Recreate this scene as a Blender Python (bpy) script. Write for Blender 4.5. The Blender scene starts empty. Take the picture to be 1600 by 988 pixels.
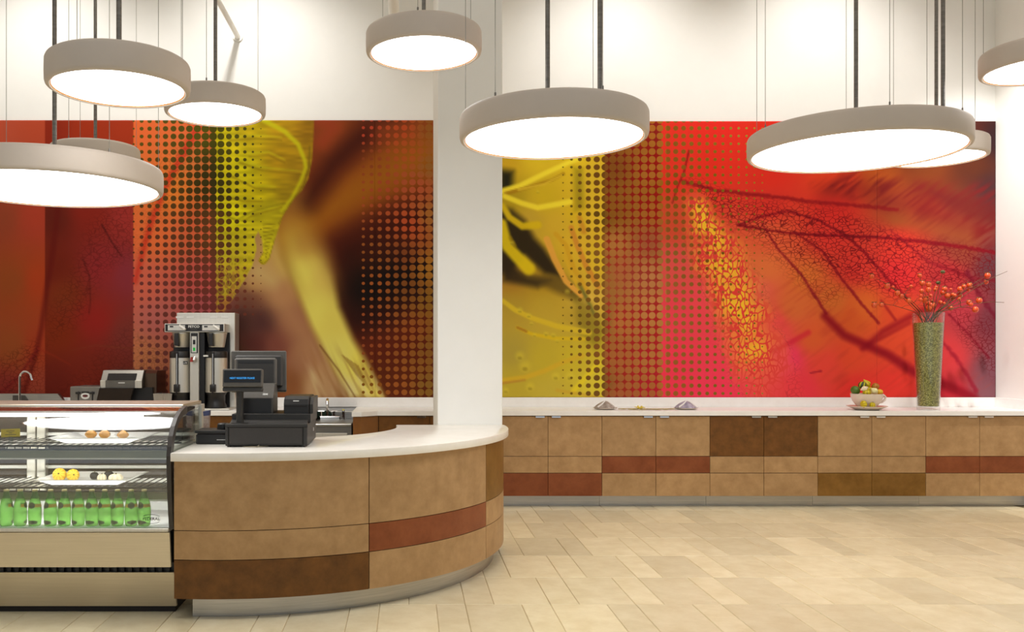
import bpy, bmesh, math, random
import numpy as np
from mathutils import Vector, Matrix
R = math.radians
random.seed(7)
SC = bpy.context.scene
COL = SC.collection

# ------------------------------------------------------------------ camera, world, lights, exposure
F, XC, YH, H = 1400.0, 638.0, 553.0, 1.43          # photo: focal px, principal point, eye height
cam_d = bpy.data.cameras.new('camera')
cam = bpy.data.objects.new('camera', cam_d); COL.objects.link(cam)
cam_d.sensor_width = 36; cam_d.lens = F / 1600 * 36
cam_d.shift_x = (800 - XC) / 1600; cam_d.shift_y = (YH - 494) / 1600
cam_d.clip_start = .05
cam.location = (0, 0, H); cam.rotation_euler = (R(90), 0, 0)
SC.camera = cam

w = bpy.data.worlds.new('world'); SC.world = w; w.use_nodes = True
w.node_tree.nodes['Background'].inputs[0].default_value = (.86, .93, 1, 1)     # daylight entering through the open shop front behind
w.node_tree.nodes['Background'].inputs[1].default_value = .36

def light(kind, name, loc, energy, color=(1, .95, .88), target=None, **kw):
    d = bpy.data.lights.new(name, kind); d.energy = energy; d.color = color
    for k, v in kw.items(): setattr(d, k, v)
    o = bpy.data.objects.new(name, d); COL.objects.link(o); o.location = loc
    if target: o.rotation_euler = (Vector(target) - Vector(loc)).to_track_quat('-Z', 'Y').to_euler()
    return o
for X in (-3.6, -1.5, 2.03, 4.1):                    # ceiling spots washing the back wall
    light('SPOT', 'wall_wash', (X, 7.55, 5.45), 78, (1, .97, .93), target=(X, 8.95, 3.5), spot_size=R(105), spot_blend=1, shadow_soft_size=.08)
light('SPOT', 'side_wash', (4.7, 7.0, 5.45), 560, (1, .98, .95), target=(5.86, 8.45, 2.7), spot_size=R(54), spot_blend=1, shadow_soft_size=.08)
light('AREA', 'ceiling_fill', (-.8, 2.6, 5.5), 12, (1, .95, .9), (-.8, 2.6, 0), shape='RECTANGLE', size=5, size_y=2.4)  # added soft fill lights up at the ceiling, no fixtures seen there
light('AREA', 'ceiling_fill', (3.2, 4.6, 5.5), 12, (1, .95, .9), (3.2, 4.6, 0), shape='RECTANGLE', size=4, size_y=2.4)
light('AREA', 'ceiling_fill', (-2.4, 6.6, 5.5), 20, (1, .95, .87), (-2.4, 6.6, 0), shape='RECTANGLE', size=3, size_y=1)

SC.view_settings.view_transform = 'Standard'; SC.view_settings.look = 'None'
SC.view_settings.gamma = 1; SC.view_settings.use_curve_mapping = False
SC.view_settings.exposure = 0.7
try:
    SC.cycles.use_denoising = True
    SC.cycles.transparent_max_bounces = 32; SC.cycles.max_bounces = 10; SC.cycles.diffuse_bounces = 5
    SC.cycles.sample_clamp_indirect = 6; SC.cycles.caustics_reflective = False; SC.cycles.caustics_refractive = False
except Exception: pass

def at(x, y, Y):                                     # photo pixel + distance -> point
    return Vector(((x - XC) / F * Y, Y, H - (y - YH) / F * Y))
def s2l(c):
    c = np.asarray(c, float) / 255
    return np.where(c <= .04045, c / 12.92, ((c + .055) / 1.055) ** 2.4)
def lin(c): return tuple(s2l(c)) + (1,)

# ------------------------------------------------------------------ materials
def newmat(name):
    m = bpy.data.materials.new(name); m.use_nodes = True
    nt = m.node_tree; return m, nt, nt.nodes['Principled BSDF']
def P(name, c, rough=.5, metal=0, c2=None, scale=6, detail=5, bump=0, bscale=60, spec=.5, stretch=None, trans=0, emit=0, rnd=0, coat=0, lo=.3, hi=.7):
    m, nt, b = newmat(name); N, L = nt.nodes.new, nt.links.new
    b.inputs['Base Color'].default_value = lin(c); b.inputs['Roughness'].default_value = rough
    b.inputs['Metallic'].default_value = metal; b.inputs['Specular IOR Level'].default_value = spec
    b.inputs['Coat Weight'].default_value = coat
    if trans: b.inputs['Transmission Weight'].default_value = trans
    if emit:
        b.inputs['Emission Color'].default_value = lin(c); b.inputs['Emission Strength'].default_value = emit
    tc = N('ShaderNodeTexCoord'); vec = tc.outputs['Object']
    if rnd:
        oi = N('ShaderNodeObjectInfo'); ad = N('ShaderNodeVectorMath'); ad.operation = 'ADD'
        sc = N('ShaderNodeVectorMath'); sc.operation = 'SCALE'; sc.inputs['Scale'].default_value = 1
        cmb = N('ShaderNodeCombineXYZ'); ml = N('ShaderNodeMath'); ml.operation = 'MULTIPLY'; ml.inputs[1].default_value = 57
        L(oi.outputs['Random'], ml.inputs[0])
        for k in range(3): L(ml.outputs[0], cmb.inputs[k])
        L(vec, ad.inputs[0]); L(cmb.outputs[0], ad.inputs[1]); vec = ad.outputs[0]
    if stretch:
        mp = N('ShaderNodeMapping'); mp.inputs['Scale'].default_value = stretch; L(vec, mp.inputs['Vector']); vec = mp.outputs[0]
    if c2 is not None:
        n = N('ShaderNodeTexNoise'); n.inputs['Scale'].default_value = scale; n.inputs['Detail'].default_value = detail
        n.inputs['Roughness'].default_value = .65; L(vec, n.inputs['Vector'])
        r = N('ShaderNodeValToRGB'); r.color_ramp.elements[0].position = lo; r.color_ramp.elements[1].position = hi
        r.color_ramp.elements[0].color = lin(c); r.color_ramp.elements[1].color = lin(c2)
        L(n.outputs['Fac'], r.inputs[0]); out = r.outputs[0]
        if rnd:
            hs = N('ShaderNodeHueSaturation'); mr = N('ShaderNodeMapRange')
            mr.inputs['To Min'].default_value = 1 - rnd; mr.inputs['To Max'].default_value = 1 + rnd * .55
            L(oi.outputs['Random'], mr.inputs['Value']); L(mr.outputs[0], hs.inputs['Value']); L(out, hs.inputs['Color']); out = hs.outputs[0]
        L(out, b.inputs['Base Color'])
    if bump:
        n2 = N('ShaderNodeTexNoise'); n2.inputs['Scale'].default_value = bscale; n2.inputs['Detail'].default_value = 3; L(vec, n2.inputs['Vector'])
        bp = N('ShaderNodeBump'); bp.inputs['Strength'].default_value = bump; bp.inputs['Distance'].default_value = .004
        L(n2.outputs['Fac'], bp.inputs['Height']); L(bp.outputs[0], b.inputs['Normal'])
    return m
def schlick(N, L):                                   # two-sided Fresnel for thin sheets
    lw_ = N('ShaderNodeLayerWeight'); lw_.inputs[0].default_value = .5
    p5 = N('ShaderNodeMath'); p5.operation = 'POWER'; p5.inputs[1].default_value = 4; L(lw_.outputs['Facing'], p5.inputs[0])
    ma = N('ShaderNodeMath'); ma.operation = 'MULTIPLY_ADD'; ma.inputs[1].default_value = .9; ma.inputs[2].default_value = .04; L(p5.outputs[0], ma.inputs[0])
    return ma
def thin_glass(name, tint, refl=1.0, rough=.01):
    m, nt, b = newmat(name); N, L = nt.nodes.new, nt.links.new
    nt.nodes.remove(b); out = nt.nodes['Material Output']
    t = N('ShaderNodeBsdfTransparent'); t.inputs[0].default_value = tint
    g = N('ShaderNodeBsdfGlossy'); g.inputs['Roughness'].default_value = rough
    fr = schlick(N, L)
    ml = N('ShaderNodeMath'); ml.operation = 'MULTIPLY'; ml.inputs[1].default_value = refl; ml.use_clamp = True
    mx = N('ShaderNodeMixShader'); L(fr.outputs[0], ml.inputs[0]); L(ml.outputs[0], mx.inputs[0])
    L(t.outputs[0], mx.inputs[1]); L(g.outputs[0], mx.inputs[2]); L(mx.outputs[0], out.inputs[0])
    return m
def bottle_glass():
    m, nt, b = newmat('green_bottle_glass'); N, L = nt.nodes.new, nt.links.new
    nt.nodes.remove(b); out = nt.nodes['Material Output']
    t = N('ShaderNodeBsdfTransparent')
    lw2 = N('ShaderNodeLayerWeight'); rp = N('ShaderNodeValToRGB'); rp.color_ramp.elements[0].color = (.60, .92, .44, 1); rp.color_ramp.elements[1].color = (.10, .42, .05, 1); rp.color_ramp.elements[0].position = .25
    L(lw2.outputs['Facing'], rp.inputs[0]); L(rp.outputs[0], t.inputs[0])
    t.inputs[0].default_value = (.52, .88, .36, 1)
    tl = N('ShaderNodeBsdfTranslucent'); tl.inputs[0].default_value = (.42, .84, .26, 1)
    m1 = N('ShaderNodeMixShader'); m1.inputs[0].default_value = .38; L(t.outputs[0], m1.inputs[1]); L(tl.outputs[0], m1.inputs[2])
    g = N('ShaderNodeBsdfGlossy'); g.inputs['Roughness'].default_value = .05
    fr = schlick(N, L)
    mx = N('ShaderNodeMixShader'); L(fr.outputs[0], mx.inputs[0]); L(m1.outputs[0], mx.inputs[1]); L(g.outputs[0], mx.inputs[2])
    L(mx.outputs[0], out.inputs[0]); return m
def emission(name, c, s):
    m, nt, b = newmat(name); nt.nodes.remove(b)
    e = nt.nodes.new('ShaderNodeEmission'); e.inputs[0].default_value = c; e.inputs[1].default_value = s
    nt.links.new(e.outputs[0], nt.nodes['Material Output'].inputs[0]); return m

M = {}
M['wall'] = P('warm_white_paint', (240, 239, 235), .7, c2=(244, 243, 239), scale=2, spec=.2)
M['ceiling'] = P('ceiling_paint', (236, 234, 228), .8, spec=.2, c2=(240, 238, 232), scale=2)
M['quartz'] = P('cream_quartz', (238, 233, 223), .22, c2=(245, 241, 233), scale=9, spec=.45)
M['quartz_white'] = P('white_quartz', (242, 239, 235), .25, c2=(248, 246, 243), scale=9, spec=.4)
M['tan'] = P('tan_veneer', (162, 126, 84), .42, c2=(189, 152, 107), scale=9, detail=12, bump=.05, bscale=180, rnd=.06, spec=.3)
M['dark'] = P('dark_brown_veneer', (92, 58, 20), .42, c2=(124, 80, 32), scale=11, detail=9, bump=.05, bscale=180, rnd=.08, spec=.3)
M['red'] = P('red_brown_veneer', (118, 58, 26), .42, c2=(146, 82, 46), scale=6, detail=9, bump=.05, bscale=180, rnd=.06, spec=.3)
M['olive'] = P('olive_brown_veneer', (110, 74, 16), .42, c2=(142, 102, 44), scale=6, detail=9, bump=.05, bscale=180, rnd=.06, spec=.3)
M['carcass'] = P('carcass_brown', (58, 28, 12), .6, c2=(66, 34, 16), scale=8)
M['steel'] = P('brushed_steel', (168, 167, 164), .3, 1, c2=(192, 190, 186), scale=3, stretch=(1, 1, 40), bump=.02, bscale=40)
M['steel_h'] = P('brushed_steel_warm', (206, 196, 178), .36, 1, c2=(216, 206, 188), scale=2.5, stretch=(1, 6, 60))
M['steel_sat'] = P('satin_steel', (216, 212, 202), .42, .85, c2=(226, 222, 212), scale=3, stretch=(40, 40, 1))
M['chrome'] = P('chrome', (230, 230, 230), .08, 1)
M['black'] = P('black_plastic', (24, 22, 22), .38, c2=(30, 28, 27), scale=30)
M['char'] = P('charcoal_plastic', (42, 40, 37), .45, c2=(48, 45, 42), scale=40, bump=.05, bscale=400)
M['char2'] = P('grey_plastic', (80, 76, 70), .45, c2=(86, 82, 76), scale=40)
M['void'] = P('dark_gap', (16, 8, 8), .7, c2=(22, 12, 10), scale=20)
M['drum'] = P('putty_drum', (206, 194, 182), .55, c2=(211, 199, 187), scale=3, spec=.25)
M['diffuser'] = emission('lamp_diffuser', (1, .985, .965, 1), 4.6)
M['ring'] = P('lamp_ring', (232, 140, 40), .4, c2=(236, 150, 52), scale=8)
M['rod'] = P('galvanised_rod', (112, 108, 102), .4, .7, c2=(140, 136, 130), scale=12, stretch=(1, 1, 6))
M['cable'] = P('steel_cable', (150, 146, 136), .4, .6, c2=(160, 156, 146), scale=20)
M['white_paint'] = P('white_gloss', (240, 238, 232), .4, c2=(244, 242, 236), scale=4)
M['china'] = P('white_china', (238, 236, 232), .2, c2=(243, 241, 237), scale=6)
M['cream_china'] = P('cream_china', (226, 212, 196), .25, c2=(232, 218, 204), scale=6)
M['glass'] = thin_glass('clear_glass', (.97, .985, .975, 1), 2.2)
M['vase'] = thin_glass('vase_glass', (.95, .96, .95, 1), 1.3)
M['bottle'] = bottle_glass()
M['tube'] = emission('case_tube_light', (1, .97, .92, 1), 13)
M['greygreen'] = P('grey_green_strip', (140, 140, 116), .5, c2=(148, 148, 124), scale=5)
M['pine'] = P('bottle_foil', (30, 88, 22), .4, c2=(38, 100, 28), scale=20)
M['label_dark'] = P('dark_green_print', (28, 60, 22), .5, c2=(40, 76, 30), scale=60)
M['label_gold'] = P('yellow_print', (170, 150, 24), .5, c2=(186, 164, 36), scale=60)
M['cap'] = P('bottle_cap', (176, 166, 112), .35, .4, c2=(188, 178, 124), scale=20)
M['liner'] = P('white_liner', (236, 236, 238), .4, c2=(240, 240, 242), scale=4)
M['backglass'] = P('dark_rear_door', (52, 42, 34), .25, c2=(62, 50, 40), scale=3)
M['ink'] = P('black_ink', (20, 20, 24), .6)
M['white_ink'] = P('white_ink', (226, 226, 222), .6)
M['blue_glow'] = emission('blue_display_text', (.05, .36, .85, 1), 1.0)
M['screen'] = P('display_window', (12, 12, 14), .2)
M['green_led'] = emission('green_rocker', (.03, .4, .06, 1), .6)
M['yellowcard'] = P('yellow_card', (206, 182, 40), .6, c2=(212, 190, 50), scale=10)
M['redplastic'] = P('red_plastic', (150, 40, 30), .4, c2=(160, 48, 36), scale=20)
M['towel'] = P('dark_green_cloth', (14, 34, 24), .9, c2=(20, 44, 32), scale=40, bump=.3)
M['twig'] = P('brown_twig', (74, 46, 18), .7, c2=(96, 66, 24), scale=30)
M['berry'] = P('orange_berry', (214, 62, 34), .3, c2=(230, 104, 44), scale=25, rnd=.1)
M['calyx'] = P('dry_calyx', (112, 110, 62), .7, c2=(70, 62, 30), scale=60)
def seeds():
    m, nt, b = newmat('green_split_peas'); N, L = nt.nodes.new, nt.links.new
    tc = N('ShaderNodeTexCoord'); v = N('ShaderNodeTexVoronoi'); v.inputs['Scale'].default_value = 85; L(tc.outputs['Object'], v.inputs['Vector'])
    r = N('ShaderNodeValToRGB'); r.color_ramp.elements[0].color = lin((212, 208, 132)); r.color_ramp.elements[1].color = lin((118, 118, 44)); r.color_ramp.elements[1].position = .75
    hs = N('ShaderNodeHueSaturation'); sp = N('ShaderNodeSeparateColor'); L(v.outputs['Color'], sp.inputs[0])
    mr = N('ShaderNodeMapRange'); mr.inputs['To Min'].default_value = .65; mr.inputs['To Max'].default_value = 1.3; L(sp.outputs[0], mr.inputs[0]); L(mr.outputs[0], hs.inputs['Value'])
    L(v.outputs['Distance'], r.inputs[0]); L(r.outputs[0], hs.inputs['Color']); L(hs.outputs[0], b.inputs['Base Color'])
    bp = N('ShaderNodeBump'); bp.invert = True; bp.inputs['Strength'].default_value = .8; bp.inputs['Distance'].default_value = .004; L(v.outputs['Distance'], bp.inputs['Height']); L(bp.outputs[0], b.inputs['Normal'])
    b.inputs['Roughness'].default_value = .6; return m
M['seeds'] = seeds()
def gourdmat(name, c1, c2, n=10, warty=False):
    m, nt, b = newmat(name); N, L = nt.nodes.new, nt.links.new
    tc = N('ShaderNodeTexCoord')
    if warty:
        v = N('ShaderNodeTexNoise'); v.inputs['Scale'].default_value = 40; L(tc.outputs['Object'], v.inputs['Vector']); fac = v.outputs['Fac']
    else:
        sx = N('ShaderNodeSeparateXYZ'); L(tc.outputs['Object'], sx.inputs[0])
        a = N('ShaderNodeMath'); a.operation = 'ARCTAN2'; L(sx.outputs[1], a.inputs[0]); L(sx.outputs[0], a.inputs[1])
        k = N('ShaderNodeMath'); k.operation = 'MULTIPLY'; k.inputs[1].default_value = n; L(a.outputs[0], k.inputs[0])
        c = N('ShaderNodeMath'); c.operation = 'COSINE'; L(k.outputs[0], c.inputs[0])
        mr = N('ShaderNodeMapRange'); mr.inputs['From Min'].default_value = -1; L(c.outputs[0], mr.inputs[0]); fac = mr.outputs[0]
    r = N('ShaderNodeValToRGB'); r.color_ramp.elements[0].color = lin(c2); r.color_ramp.elements[1].color = lin(c1)
    r.color_ramp.elements[0].position = .15; r.color_ramp.elements[1].position = .6
    L(fac, r.inputs[0]); L(r.outputs[0], b.inputs['Base Color']); b.inputs['Roughness'].default_value = .45
    return m

# ------------------------------------------------------------------ mesh helpers
class MB:
    def __init__(s): s.bm = bmesh.new(); s.sm = False
    def box(s, x0, x1, y0, y1, z0, z1, bev=0, seg=1, mtx=None):
        r = bmesh.ops.create_cube(s.bm, size=1)
        vs = r['verts']
        for v in vs: v.co = Vector(((x0 + x1) / 2 + v.co.x * (x1 - x0), (y0 + y1) / 2 + v.co.y * (y1 - y0), (z0 + z1) / 2 + v.co.z * (z1 - z0)))
        if bev:
            es = list({e for v in vs for e in v.link_edges})
            r = bmesh.ops.bevel(s.bm, geom=es, offset=bev, segments=seg, affect='EDGES', profile=.5)
            vs = list({v for f in r['faces'] for v in f.verts} | {v for v in vs if v.is_valid})
        if mtx is not None:
            for v in vs: v.co = mtx @ v.co
        return s
    def prism(s, pts, lo, hi, axis='z', bev=0):
        def mk(a, b, c): return {'z': (a, b, c), 'x': (c, a, b), 'y': (a, c, b)}[axis]
        A = [s.bm.verts.new(mk(a, b, lo)) for a, b in pts]; B = [s.bm.verts.new(mk(a, b, hi)) for a, b in pts]
        n = len(pts); fs = [s.bm.faces.new(A[::-1]), s.bm.faces.new(B)]
        for i in range(n): fs.append(s.bm.faces.new((A[i], A[(i + 1) % n], B[(i + 1) % n], B[i])))
        bmesh.ops.recalc_face_normals(s.bm, faces=fs)
        if bev:
            es = [e for f in fs[:2] for e in f.edges]
            bmesh.ops.bevel(s.bm, geom=list(set(es)), offset=bev, segments=2, affect='EDGES', profile=.5)
        return s
    def sector(s, c, r0, r1, a0, a1, z0, z1, n=24):
        pts = [(c[0] + r1 * math.cos(a0 + (a1 - a0) * i / n), c[1] + r1 * math.sin(a0 + (a1 - a0) * i / n)) for i in range(n + 1)]
        pts2 = [(c[0] + r0 * math.cos(a0 + (a1 - a0) * i / n), c[1] + r0 * math.sin(a0 + (a1 - a0) * i / n)) for i in range(n + 1)]
        q = [[s.bm.verts.new((p[0], p[1], z)) for p in pp] for pp in (pts, pts2) for z in (z0, z1)]
        o0, o1, i0, i1 = q; fs = []
        for k in range(n):
            fs += [s.bm.faces.new((o0[k], o0[k+1], o1[k+1], o1[k])), s.bm.faces.new((i0[k+1], i0[k], i1[k], i1[k+1])),
                   s.bm.faces.new((o1[k], o1[k+1], i1[k+1], i1[k])), s.bm.faces.new((o0[k+1], o0[k], i0[k], i0[k+1]))]
        fs += [s.bm.faces.new((o0[0], o1[0], i1[0], i0[0])), s.bm.faces.new((o1[n], o0[n], i0[n], i1[n]))]
        bmesh.ops.recalc_face_normals(s.bm, faces=fs); s.sm = True; return s
    def lathe(s, prof, c=(0, 0, 0), n=32, close=False, mtx=None, ribs=0, ribamp=0):
        rings = []
        for r, z in prof:
            ring = []
            for i in range(n):
                a = 2 * math.pi * i / n; rr = r * (1 - ribamp * (.5 - .5 * abs(math.cos(a * ribs / 2)) ** .5 * 1)) if ribs else r
                v = Vector((rr * math.cos(a), rr * math.sin(a), z))
                if mtx is not None: v = mtx @ v
                ring.append(s.bm.verts.new(v + Vector(c)))
            rings.append(ring)
        fs = []
        for k in range(len(rings) - 1):
            for i in range(n):
                j = (i + 1) % n
                fs.append(s.bm.faces.new((rings[k][i], rings[k][j], rings[k+1][j], rings[k+1][i])))
        if close:
            for i in range(n): fs.append(s.bm.faces.new((rings[-1][i], rings[-1][(i+1) % n], rings[0][(i+1) % n], rings[0][i])))
        else:
            fs.append(s.bm.faces.new(rings[0][::-1])); fs.append(s.bm.faces.new(rings[-1]))
        s.sm = True; return s
    def tube(s, pts, r, n=8, r1=None):
        pts = [Vector(p) for p in pts]; rings = []; m = len(pts); up = None
        for k, p in enumerate(pts):
            d = (pts[min(k + 1, m - 1)] - pts[max(k - 1, 0)]).normalized()
            if up is None: up = Vector((0, 0, 1)) if abs(d.z) < .9 else Vector((1, 0, 0))
            a = d.cross(up).normalized(); b = a.cross(d).normalized(); up = b
            rr = r if r1 is None else r + (r1 - r) * k / max(1, m - 1)
            rings.append([s.bm.verts.new(p + (a * math.cos(2 * math.pi * i / n) + b * math.sin(2 * math.pi * i / n)) * rr) for i in range(n)])
        fs = []
        for k in range(m - 1):
            for i in range(n):
                j = (i + 1) % n; fs.append(s.bm.faces.new((rings[k][i], rings[k][j], rings[k+1][j], rings[k+1][i])))
        fs.append(s.bm.faces.new(rings[0][::-1])); fs.append(s.bm.faces.new(rings[-1]))
        bmesh.ops.recalc_face_normals(s.bm, faces=fs); s.sm = True; return s
    def ball(s, c, rx, ry=None, rz=None, u=16, v=10, mtx=None):
        ry = ry or rx; rz = rz or rx
        r = bmesh.ops.create_uvsphere(s.bm, u_segments=u, v_segments=v, radius=1)
        for q in r['verts']:
            p = Vector((q.co.x * rx, q.co.y * ry, q.co.z * rz))
            q.co = (mtx @ p if mtx is not None else p) + Vector(c)
        s.sm = True; return s
    def sheet(s, prof, x0, x1, th):                   # profile of (Y, z) extruded along X with thickness
        n = len(prof); off = []
        for k in range(n):
            a = Vector(prof[max(k - 1, 0)]); b = Vector(prof[min(k + 1, n - 1)]); d = (b - a).normalized()
            off.append((prof[k][0] + d.y * th, prof[k][1] - d.x * th))
        loop = list(prof) + off[::-1]
        A = [s.bm.verts.new((x0, y, z)) for y, z in loop]; B = [s.bm.verts.new((x1, y, z)) for y, z in loop]
        m = len(loop); fs = []
        for i in range(m): fs.append(s.bm.faces.new((A[i], A[(i+1) % m], B[(i+1) % m], B[i])))
        for i in range(n - 1):
            for V in (A, B): fs.append(s.bm.faces.new((V[i], V[i+1], V[m-2-i], V[m-1-i])))
        bmesh.ops.recalc_face_normals(s.bm, faces=fs); s.sm = True; return s

ORG = {}
def obj(name, mb, m, parent=None, loc=None, smooth=None, angle=35):
    """one mesh object; mesh coordinates are world unless loc is given (top level only)"""
    me = bpy.data.meshes.new(name)
    if isinstance(mb, MB):
        mb.bm.to_mesh(me); sm = mb.sm if smooth is None else smooth; mb.bm.free()
    else: me = mb; sm = False
    o = bpy.data.objects.new(name, me); COL.objects.link(o)
    org = Vector((0, 0, 0))
    if parent is not None:
        o.parent = parent; org = ORG[parent.name]
    elif loc is not None: org = Vector(loc); o.location = org
    if org.length: me.transform(Matrix.Translation(-org))
    ORG[o.name] = org
    if sm:
        for p in me.polygons: p.use_smooth = True
        me.set_sharp_from_angle(angle=R(angle))
    if m is not None: me.materials.append(M[m] if isinstance(m, str) else m)
    return o
def tag(o, label, cat, group=None, kind=None):
    if label: o['label'] = label
    if cat: o['category'] = cat
    if group: o['group'] = group
    if kind: o['kind'] = kind
    return o
def thing(name, label, cat, loc, group=None):
    o = bpy.data.objects.new(name, None); COL.objects.link(o); o.location = loc; o.empty_display_size = .1
    ORG[o.name] = Vector(loc); return tag(o, label, cat, group)
def structure(name, mb, m, label=None, loc=None):
    o = obj(name, mb, m, loc=loc); return tag(o, label, None, None, 'structure')
def dup(root, loc, label=None):
    r = root.copy(); COL.objects.link(r); r.location = loc
    if label: r['label'] = label
    for c in list(root.children):
        d = c.copy(); COL.objects.link(d); d.parent = r
        for g in list(c.children):
            e = g.copy(); COL.objects.link(e); e.parent = d
    return r
def text(body, size, m, parent, loc, rot=(R(90), 0, 0), align='CENTER', ext=.0006, sx=1, off=0):
    c = bpy.data.curves.new('lettering', 'FONT'); c.body = body; c.size = size; c.align_x = align; c.align_y = 'CENTER'; c.extrude = ext; c.offset = off
    c.resolution_u = 3
    t = bpy.data.objects.new('tmp', c); COL.objects.link(t)
    dg = bpy.context.evaluated_depsgraph_get(); me = bpy.data.meshes.new_from_object(t.evaluated_get(dg))
    COL.objects.unlink(t); bpy.data.objects.remove(t)
    o = bpy.data.objects.new('lettering', me); COL.objects.link(o); me.materials.clear(); me.materials.append(M[m])
    o.parent = parent; o.location = Vector(loc) - ORG[parent.name]; o.rotation_euler = rot; o.scale = (sx, 1, 1)
    ORG[o.name] = ORG[parent.name]; return o

# ------------------------------------------------------------------ room shell
WB, WR, WL, CE = 8.95, 5.862, -5.6, 5.65            # back wall, right wall, left wall, ceiling
floor = structure('floor', MB().box(WL, WR, -1.5, WB, -.12, -.006), P('grout', (196, 176, 138), .8, c2=(206, 188, 150), scale=20), 'pale limestone tile floor')
structure('ceiling', MB().box(WL, WR, -1.5, WB, CE, CE + .1), 'ceiling')
structure('wall_back', MB().box(WL, WR, WB, WB + .15, 0, CE), 'wall')
structure('wall_right', MB().box(WR, WR + .15, -1.5, WB + .15, 0, CE), 'wall')
structure('wall_left', MB().box(WL - .15, WL, -1.5, WB + .15, 0, CE), 'wall')
structure('column', MB().box(.2195, .7014, 6.684, 7.88, 0, CE, .006), 'wall', 'square white column rising behind the curved service counter')

M['tile'] = P('limestone_tile', (230, 214, 174), .34, c2=(246, 233, 198), scale=7, detail=7, rnd=.13, spec=.35, bump=.04, bscale=50, lo=.32, hi=.68)
def tile_mesh(w_, d_):
    b = MB().box(-w_ / 2, w_ / 2, -d_ / 2, d_ / 2, -.01, 0, .0025); me = bpy.data.meshes.new('tile'); b.bm.to_mesh(me); b.bm.free(); me.materials.append(M['tile']); return me
ROW, NAR, WID, J = .6165, .1655, .3215, .0035
TN, TW = tile_mesh(NAR - J, ROW - J), tile_mesh(WID - J, ROW - J)
near = MB()
for k in range(-5, 7):
    y0 = 5.113 + ROW * k
    # narrow tile starts: .811 in row 0, shifted by NAR per row going back
    x = .811 + NAR * k; x -= (NAR + WID) * math.ceil((x + 4.2) / (NAR + WID))
    d = ROW; yc = y0 + ROW / 2
    if yc + d / 2 > WB: continue
    while x < WR:
        for wd, me in ((NAR, TN), (WID, TW)):
            x1 = x + wd
            if x1 < WR:
                u = XC + F * (x + wd / 2) / max(yc, .5)
                if k >= -1 and -80 < u < 1700 and not (yc > 5.3 and x1 < -.75):
                    o = bpy.data.objects.new('tile', me); COL.objects.link(o); o.parent = floor; o.location = (x + wd / 2, yc, random.uniform(-.0006, .0006))
                else: near.box(x + J / 2, x1 - J / 2, y0 + J / 2, y0 + ROW - J / 2, -.01, 0)
            x = x1
o = obj('tile_field', near, 'tile', floor); o['kind'] = 'stuff'

# pipes standing out from the back wall near the ceiling
def pipe(x, y, r, ylen, label):
    p = at(x, y, WB); t = thing('wall_pipe', label, 'pipe', p)
    obj('pipe', MB().tube([(p.x, WB, p.z), (p.x, ylen, p.z)], r, 14), 'white_paint', t)
    obj('flange', MB().tube([(p.x, WB - .02, p.z), (p.x, WB, p.z)], r * 1.9, 16), 'white_paint', t)
pipe(372, 58, .026, 3.4, 'slim white pipe standing out from the wall high at upper left')
pipe(617, 60, .05, 3.4, 'thicker white pipe standing out from the wall above the small middle lamp')

# ------------------------------------------------------------------ murals (flat prints): colours per vertex, halftone dots and leaf veins in nodes
def seg_dist(px, py, pts):
    best = np.full(px.shape, 1e9); tt = np.zeros(px.shape); L = 0; lens = []
    for (a, b) in zip(pts[:-1], pts[1:]): lens.append(math.hypot(b[0] - a[0], b[1] - a[1]))
    tot = sum(lens) or 1; acc = 0
    for (a, b), ln in zip(zip(pts[:-1], pts[1:]), lens):
        dx, dy = b[0] - a[0], b[1] - a[1]; q = dx * dx + dy * dy or 1
        t = np.clip(((px - a[0]) * dx + (py - a[1]) * dy) / q, 0, 1)
        d = np.hypot(px - a[0] - t * dx, py - a[1] - t * dy); m = d < best
        best = np.where(m, d, best); tt = np.where(m, (acc + t * ln) / tot, tt); acc += ln
    return best, tt
def sst(a, b, x):
    t = np.clip((x - a) / (b - a), 0, 1); return t * t * (3 - 2 * t)
def inpoly(px, py, pts):
    ins = np.zeros(px.shape, bool); n = len(pts)
    for i in range(n):
        (x0, y0), (x1, y1) = pts[i], pts[(i + 1) % n]
        if y0 == y1: continue
        c = ((y0 > py) != (y1 > py)) & (px < (x1 - x0) * (py - y0) / (y1 - y0) + x0); ins ^= c
    return ins
def polymask(px, py, pts, feather):
    d, _ = seg_dist(px, py, list(pts) + [pts[0]]); d = np.where(inpoly(px, py, pts), d, -d)
    return sst(-feather, feather, d)
def idw(px, py, pts, p=3.0):
    num = np.zeros(px.shape + (3,)); den = np.zeros(px.shape)
    for (x, y, *c) in pts:
        wg = 1 / ((px - x) ** 2 + (py - y) ** 2 + 150) ** (p / 2); num += wg[..., None] * np.array(c, float); den += wg
    return num / den[..., None]
def noise(px, py, s, seed):                            # smooth value noise
    rg = np.random.RandomState(seed); g = rg.rand(64, 64); x = px / s + 1000; y = py / s + 1000
    xi, yi = np.floor(x).astype(int), np.floor(y).astype(int); fx, fy = x - xi, y - yi
    fx, fy = fx * fx * (3 - 2 * fx), fy * fy * (3 - 2 * fy)
    G = lambda a, b: g[(yi + b) % 64, (xi + a) % 64]
    return (G(0, 0) * (1 - fx) + G(1, 0) * fx) * (1 - fy) + (G(0, 1) * (1 - fx) + G(1, 1) * fx) * fy
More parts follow.
